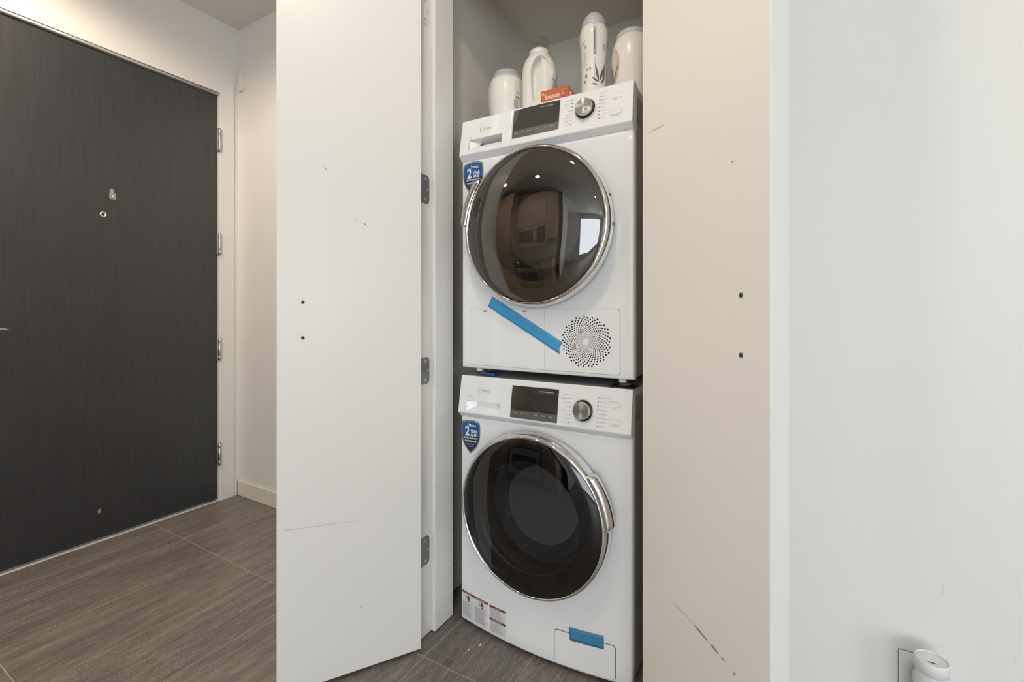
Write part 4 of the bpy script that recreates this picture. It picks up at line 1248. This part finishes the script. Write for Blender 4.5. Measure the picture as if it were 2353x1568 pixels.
# ------------------------------------------------------------------ kitchen behind the camera (seen in the glossy doors)
def cabinet(name, x0, x1, y0, y1, z0, z1, doors, label, horizontal=False):
    o = empty(name, (x0, y1, z0)); w = x1 - x0; d = y1 - y0; h = z1 - z0
    tag(o, label, 'cabinet')
    MB().box(0.001, w - 0.001, -d, -0.021, 0, h).build('carcass', 'cab', o)
    for k in range(doors):
        if horizontal: q = (0.002, w - 0.002, h * k / doors + 0.002, h * (k + 1) / doors - 0.002)
        else: q = (w * k / doors + 0.002, w * (k + 1) / doors - 0.002, 0.002, h - 0.002)
        dd = MB().bbox(q[0], q[1], -0.020, 0.0, q[2], q[3], 0.001, seg=1).build('door', 'cab', o)
        if h < 1.3: MB().box(q[0] + 0.05, q[0] + 0.17, 0.0, 0.012, (q[3] - 0.02) if z0 < 1 else (q[2] + 0.012), (q[3] - 0.012) if z0 < 1 else (q[2] + 0.02)).build('handle', 'steel', dd)
    return o
cabinet('tall_cabinet', -1.775, -1.19, -2.79, -2.10, 0.0, 2.55, 2, 'tall brown laminate cabinet at the end of the kitchen run', True)
cabinet('upper_cabinet', -1.18, -0.405, -2.79, -2.43, 1.72, 2.55, 2, 'brown wall cabinet above the microwave')
cabinet('upper_cabinet', -0.40, -0.10, -2.79, -2.43, 1.42, 2.55, 1, 'narrow brown wall cabinet beside the microwave')
cabinet('base_cabinet', -0.40, -0.10, -2.79, -2.19, 0.0, 0.88, 1, 'narrow brown base cabinet beside the range')
ct = MB().bbox(-0.40, -0.10, -2.79, -2.17, 0.881, 0.92, 0.003, seg=1).build('countertop', 'counter')
tag(ct, 'dark stone countertop beside the range', 'countertop')
mw = empty('microwave', (-1.17, -2.41, 1.30))
tag(mw, 'stainless over-range microwave under the kitchen wall cabinet', 'microwave')
MB().bbox(0.0, 0.755, -0.37, -0.012, 0.0, 0.41, 0.004).build('housing', 'mw_steel', mw)
dd = MB().bbox(0.0, 0.560, -0.012, 0.012, 0.05, 0.40, 0.004).build('door', 'mw_steel', mw)
MB().bbox(0.06, 0.47, 0.011, 0.014, 0.10, 0.35, 0.002, seg=1).build('window', 'black', dd)
MB().tube([(0.525, 0.012, 0.08), (0.525, 0.05, 0.10), (0.525, 0.05, 0.35), (0.525, 0.012, 0.37)], 0.010).build('handle', 'chrome', dd)
MB().bbox(0.565, 0.750, -0.012, 0.010, 0.05, 0.40, 0.003).build('control_panel', 'black', mw)
MB().bbox(0.0, 0.755, -0.012, 0.006, 0.0, 0.046, 0.003).build('vent_strip', 'mw_steel', mw)
rg = empty('range', (-1.17, -2.17, 0.0))
tag(rg, 'black kitchen range below the microwave', 'range')
MB().bbox(0.0, 0.755, -0.62, -0.02, 0.0, 0.91, 0.004).build('body', 'black', rg)
od = MB().bbox(0.01, 0.745, -0.02, 0.015, 0.18, 0.76, 0.005).build('oven_door', 'mw_steel', rg)
MB().tube([(0.06, 0.015, 0.70), (0.06, 0.05, 0.70), (0.69, 0.05, 0.70), (0.69, 0.015, 0.70)], 0.010).build('oven_handle', 'chrome', od)
MB().bbox(0.09, 0.665, 0.014, 0.018, 0.28, 0.60, 0.002, seg=1).build('oven_window', 'black', od)
MB().bbox(0.01, 0.745, -0.61, 0.0, 0.911, 0.918, 0.002, seg=1).build('cooktop', 'counter', rg)
for k in range(4):
    MB().lathe([(0.0005, 0.03), (0.018, 0.03), (0.02, 0.0)], lambda x, y, h: Vector((0.12 + 0.17 * k + x, -0.02 + h, 0.83 + y)), n=16).build('burner_knob', 'steel', rg)

# ------------------------------------------------------------------ crumbs on the tile, faint marks on the right wall
for (x_, y_, r_, lab_) in ((0.1185, -0.0635, 0.0042, 'larger white crumb on the tile in front of the washer'), (0.0975, -0.0985, 0.0028, 'smaller white crumb on the tile in front of the washer')):
    rr = random.Random(int(x_ * 1e4))
    b = MB()
    for k, (f_, h_) in enumerate(((1.0, 0.0), (0.95, 0.5), (0.5, 0.9), (0.02, 1.0))):
        for i in range(9):
            t = 2 * pi * i / 9; q = r_ * f_ * (0.75 + 0.4 * rr.random())
            b.v.append((q * cos(t), q * sin(t), h_ * r_ * 0.8))
    for k in range(3):
        for i in range(9): b.f.append((k * 9 + i, k * 9 + (i + 1) % 9, (k + 1) * 9 + (i + 1) % 9, (k + 1) * 9 + i)); b.sm.append(True)
    b.f.append(tuple(range(9))); b.sm.append(False)
    o = b.build('crumb', 'print_white'); o.location = (x_, y_, 0.0003)
    tag(o, lab_, 'crumb')
wr = bpy.data.objects['wall_right']
for (x_, z_, w_, h_) in ((1.2505, 0.510, 0.004, 0.0008), (1.2585, 0.5085, 0.0025, 0.0008), (1.3030, 0.463, 0.0012, 0.003), (1.0350, 0.567, 0.0012, 0.0022), (1.2080, 0.560, 0.0006, 0.011), (1.2120, 0.545, 0.0005, 0.006)):
    MB().patch([(x_ + w_ * cos(t), z_ + h_ * sin(t)) for t in [2 * pi * i / 10 for i in range(10)]], lambda u, v, w: Vector((u, YC - w, v)), 0.0002, 1).build('scuff_mark', 'wall_mark', wr)
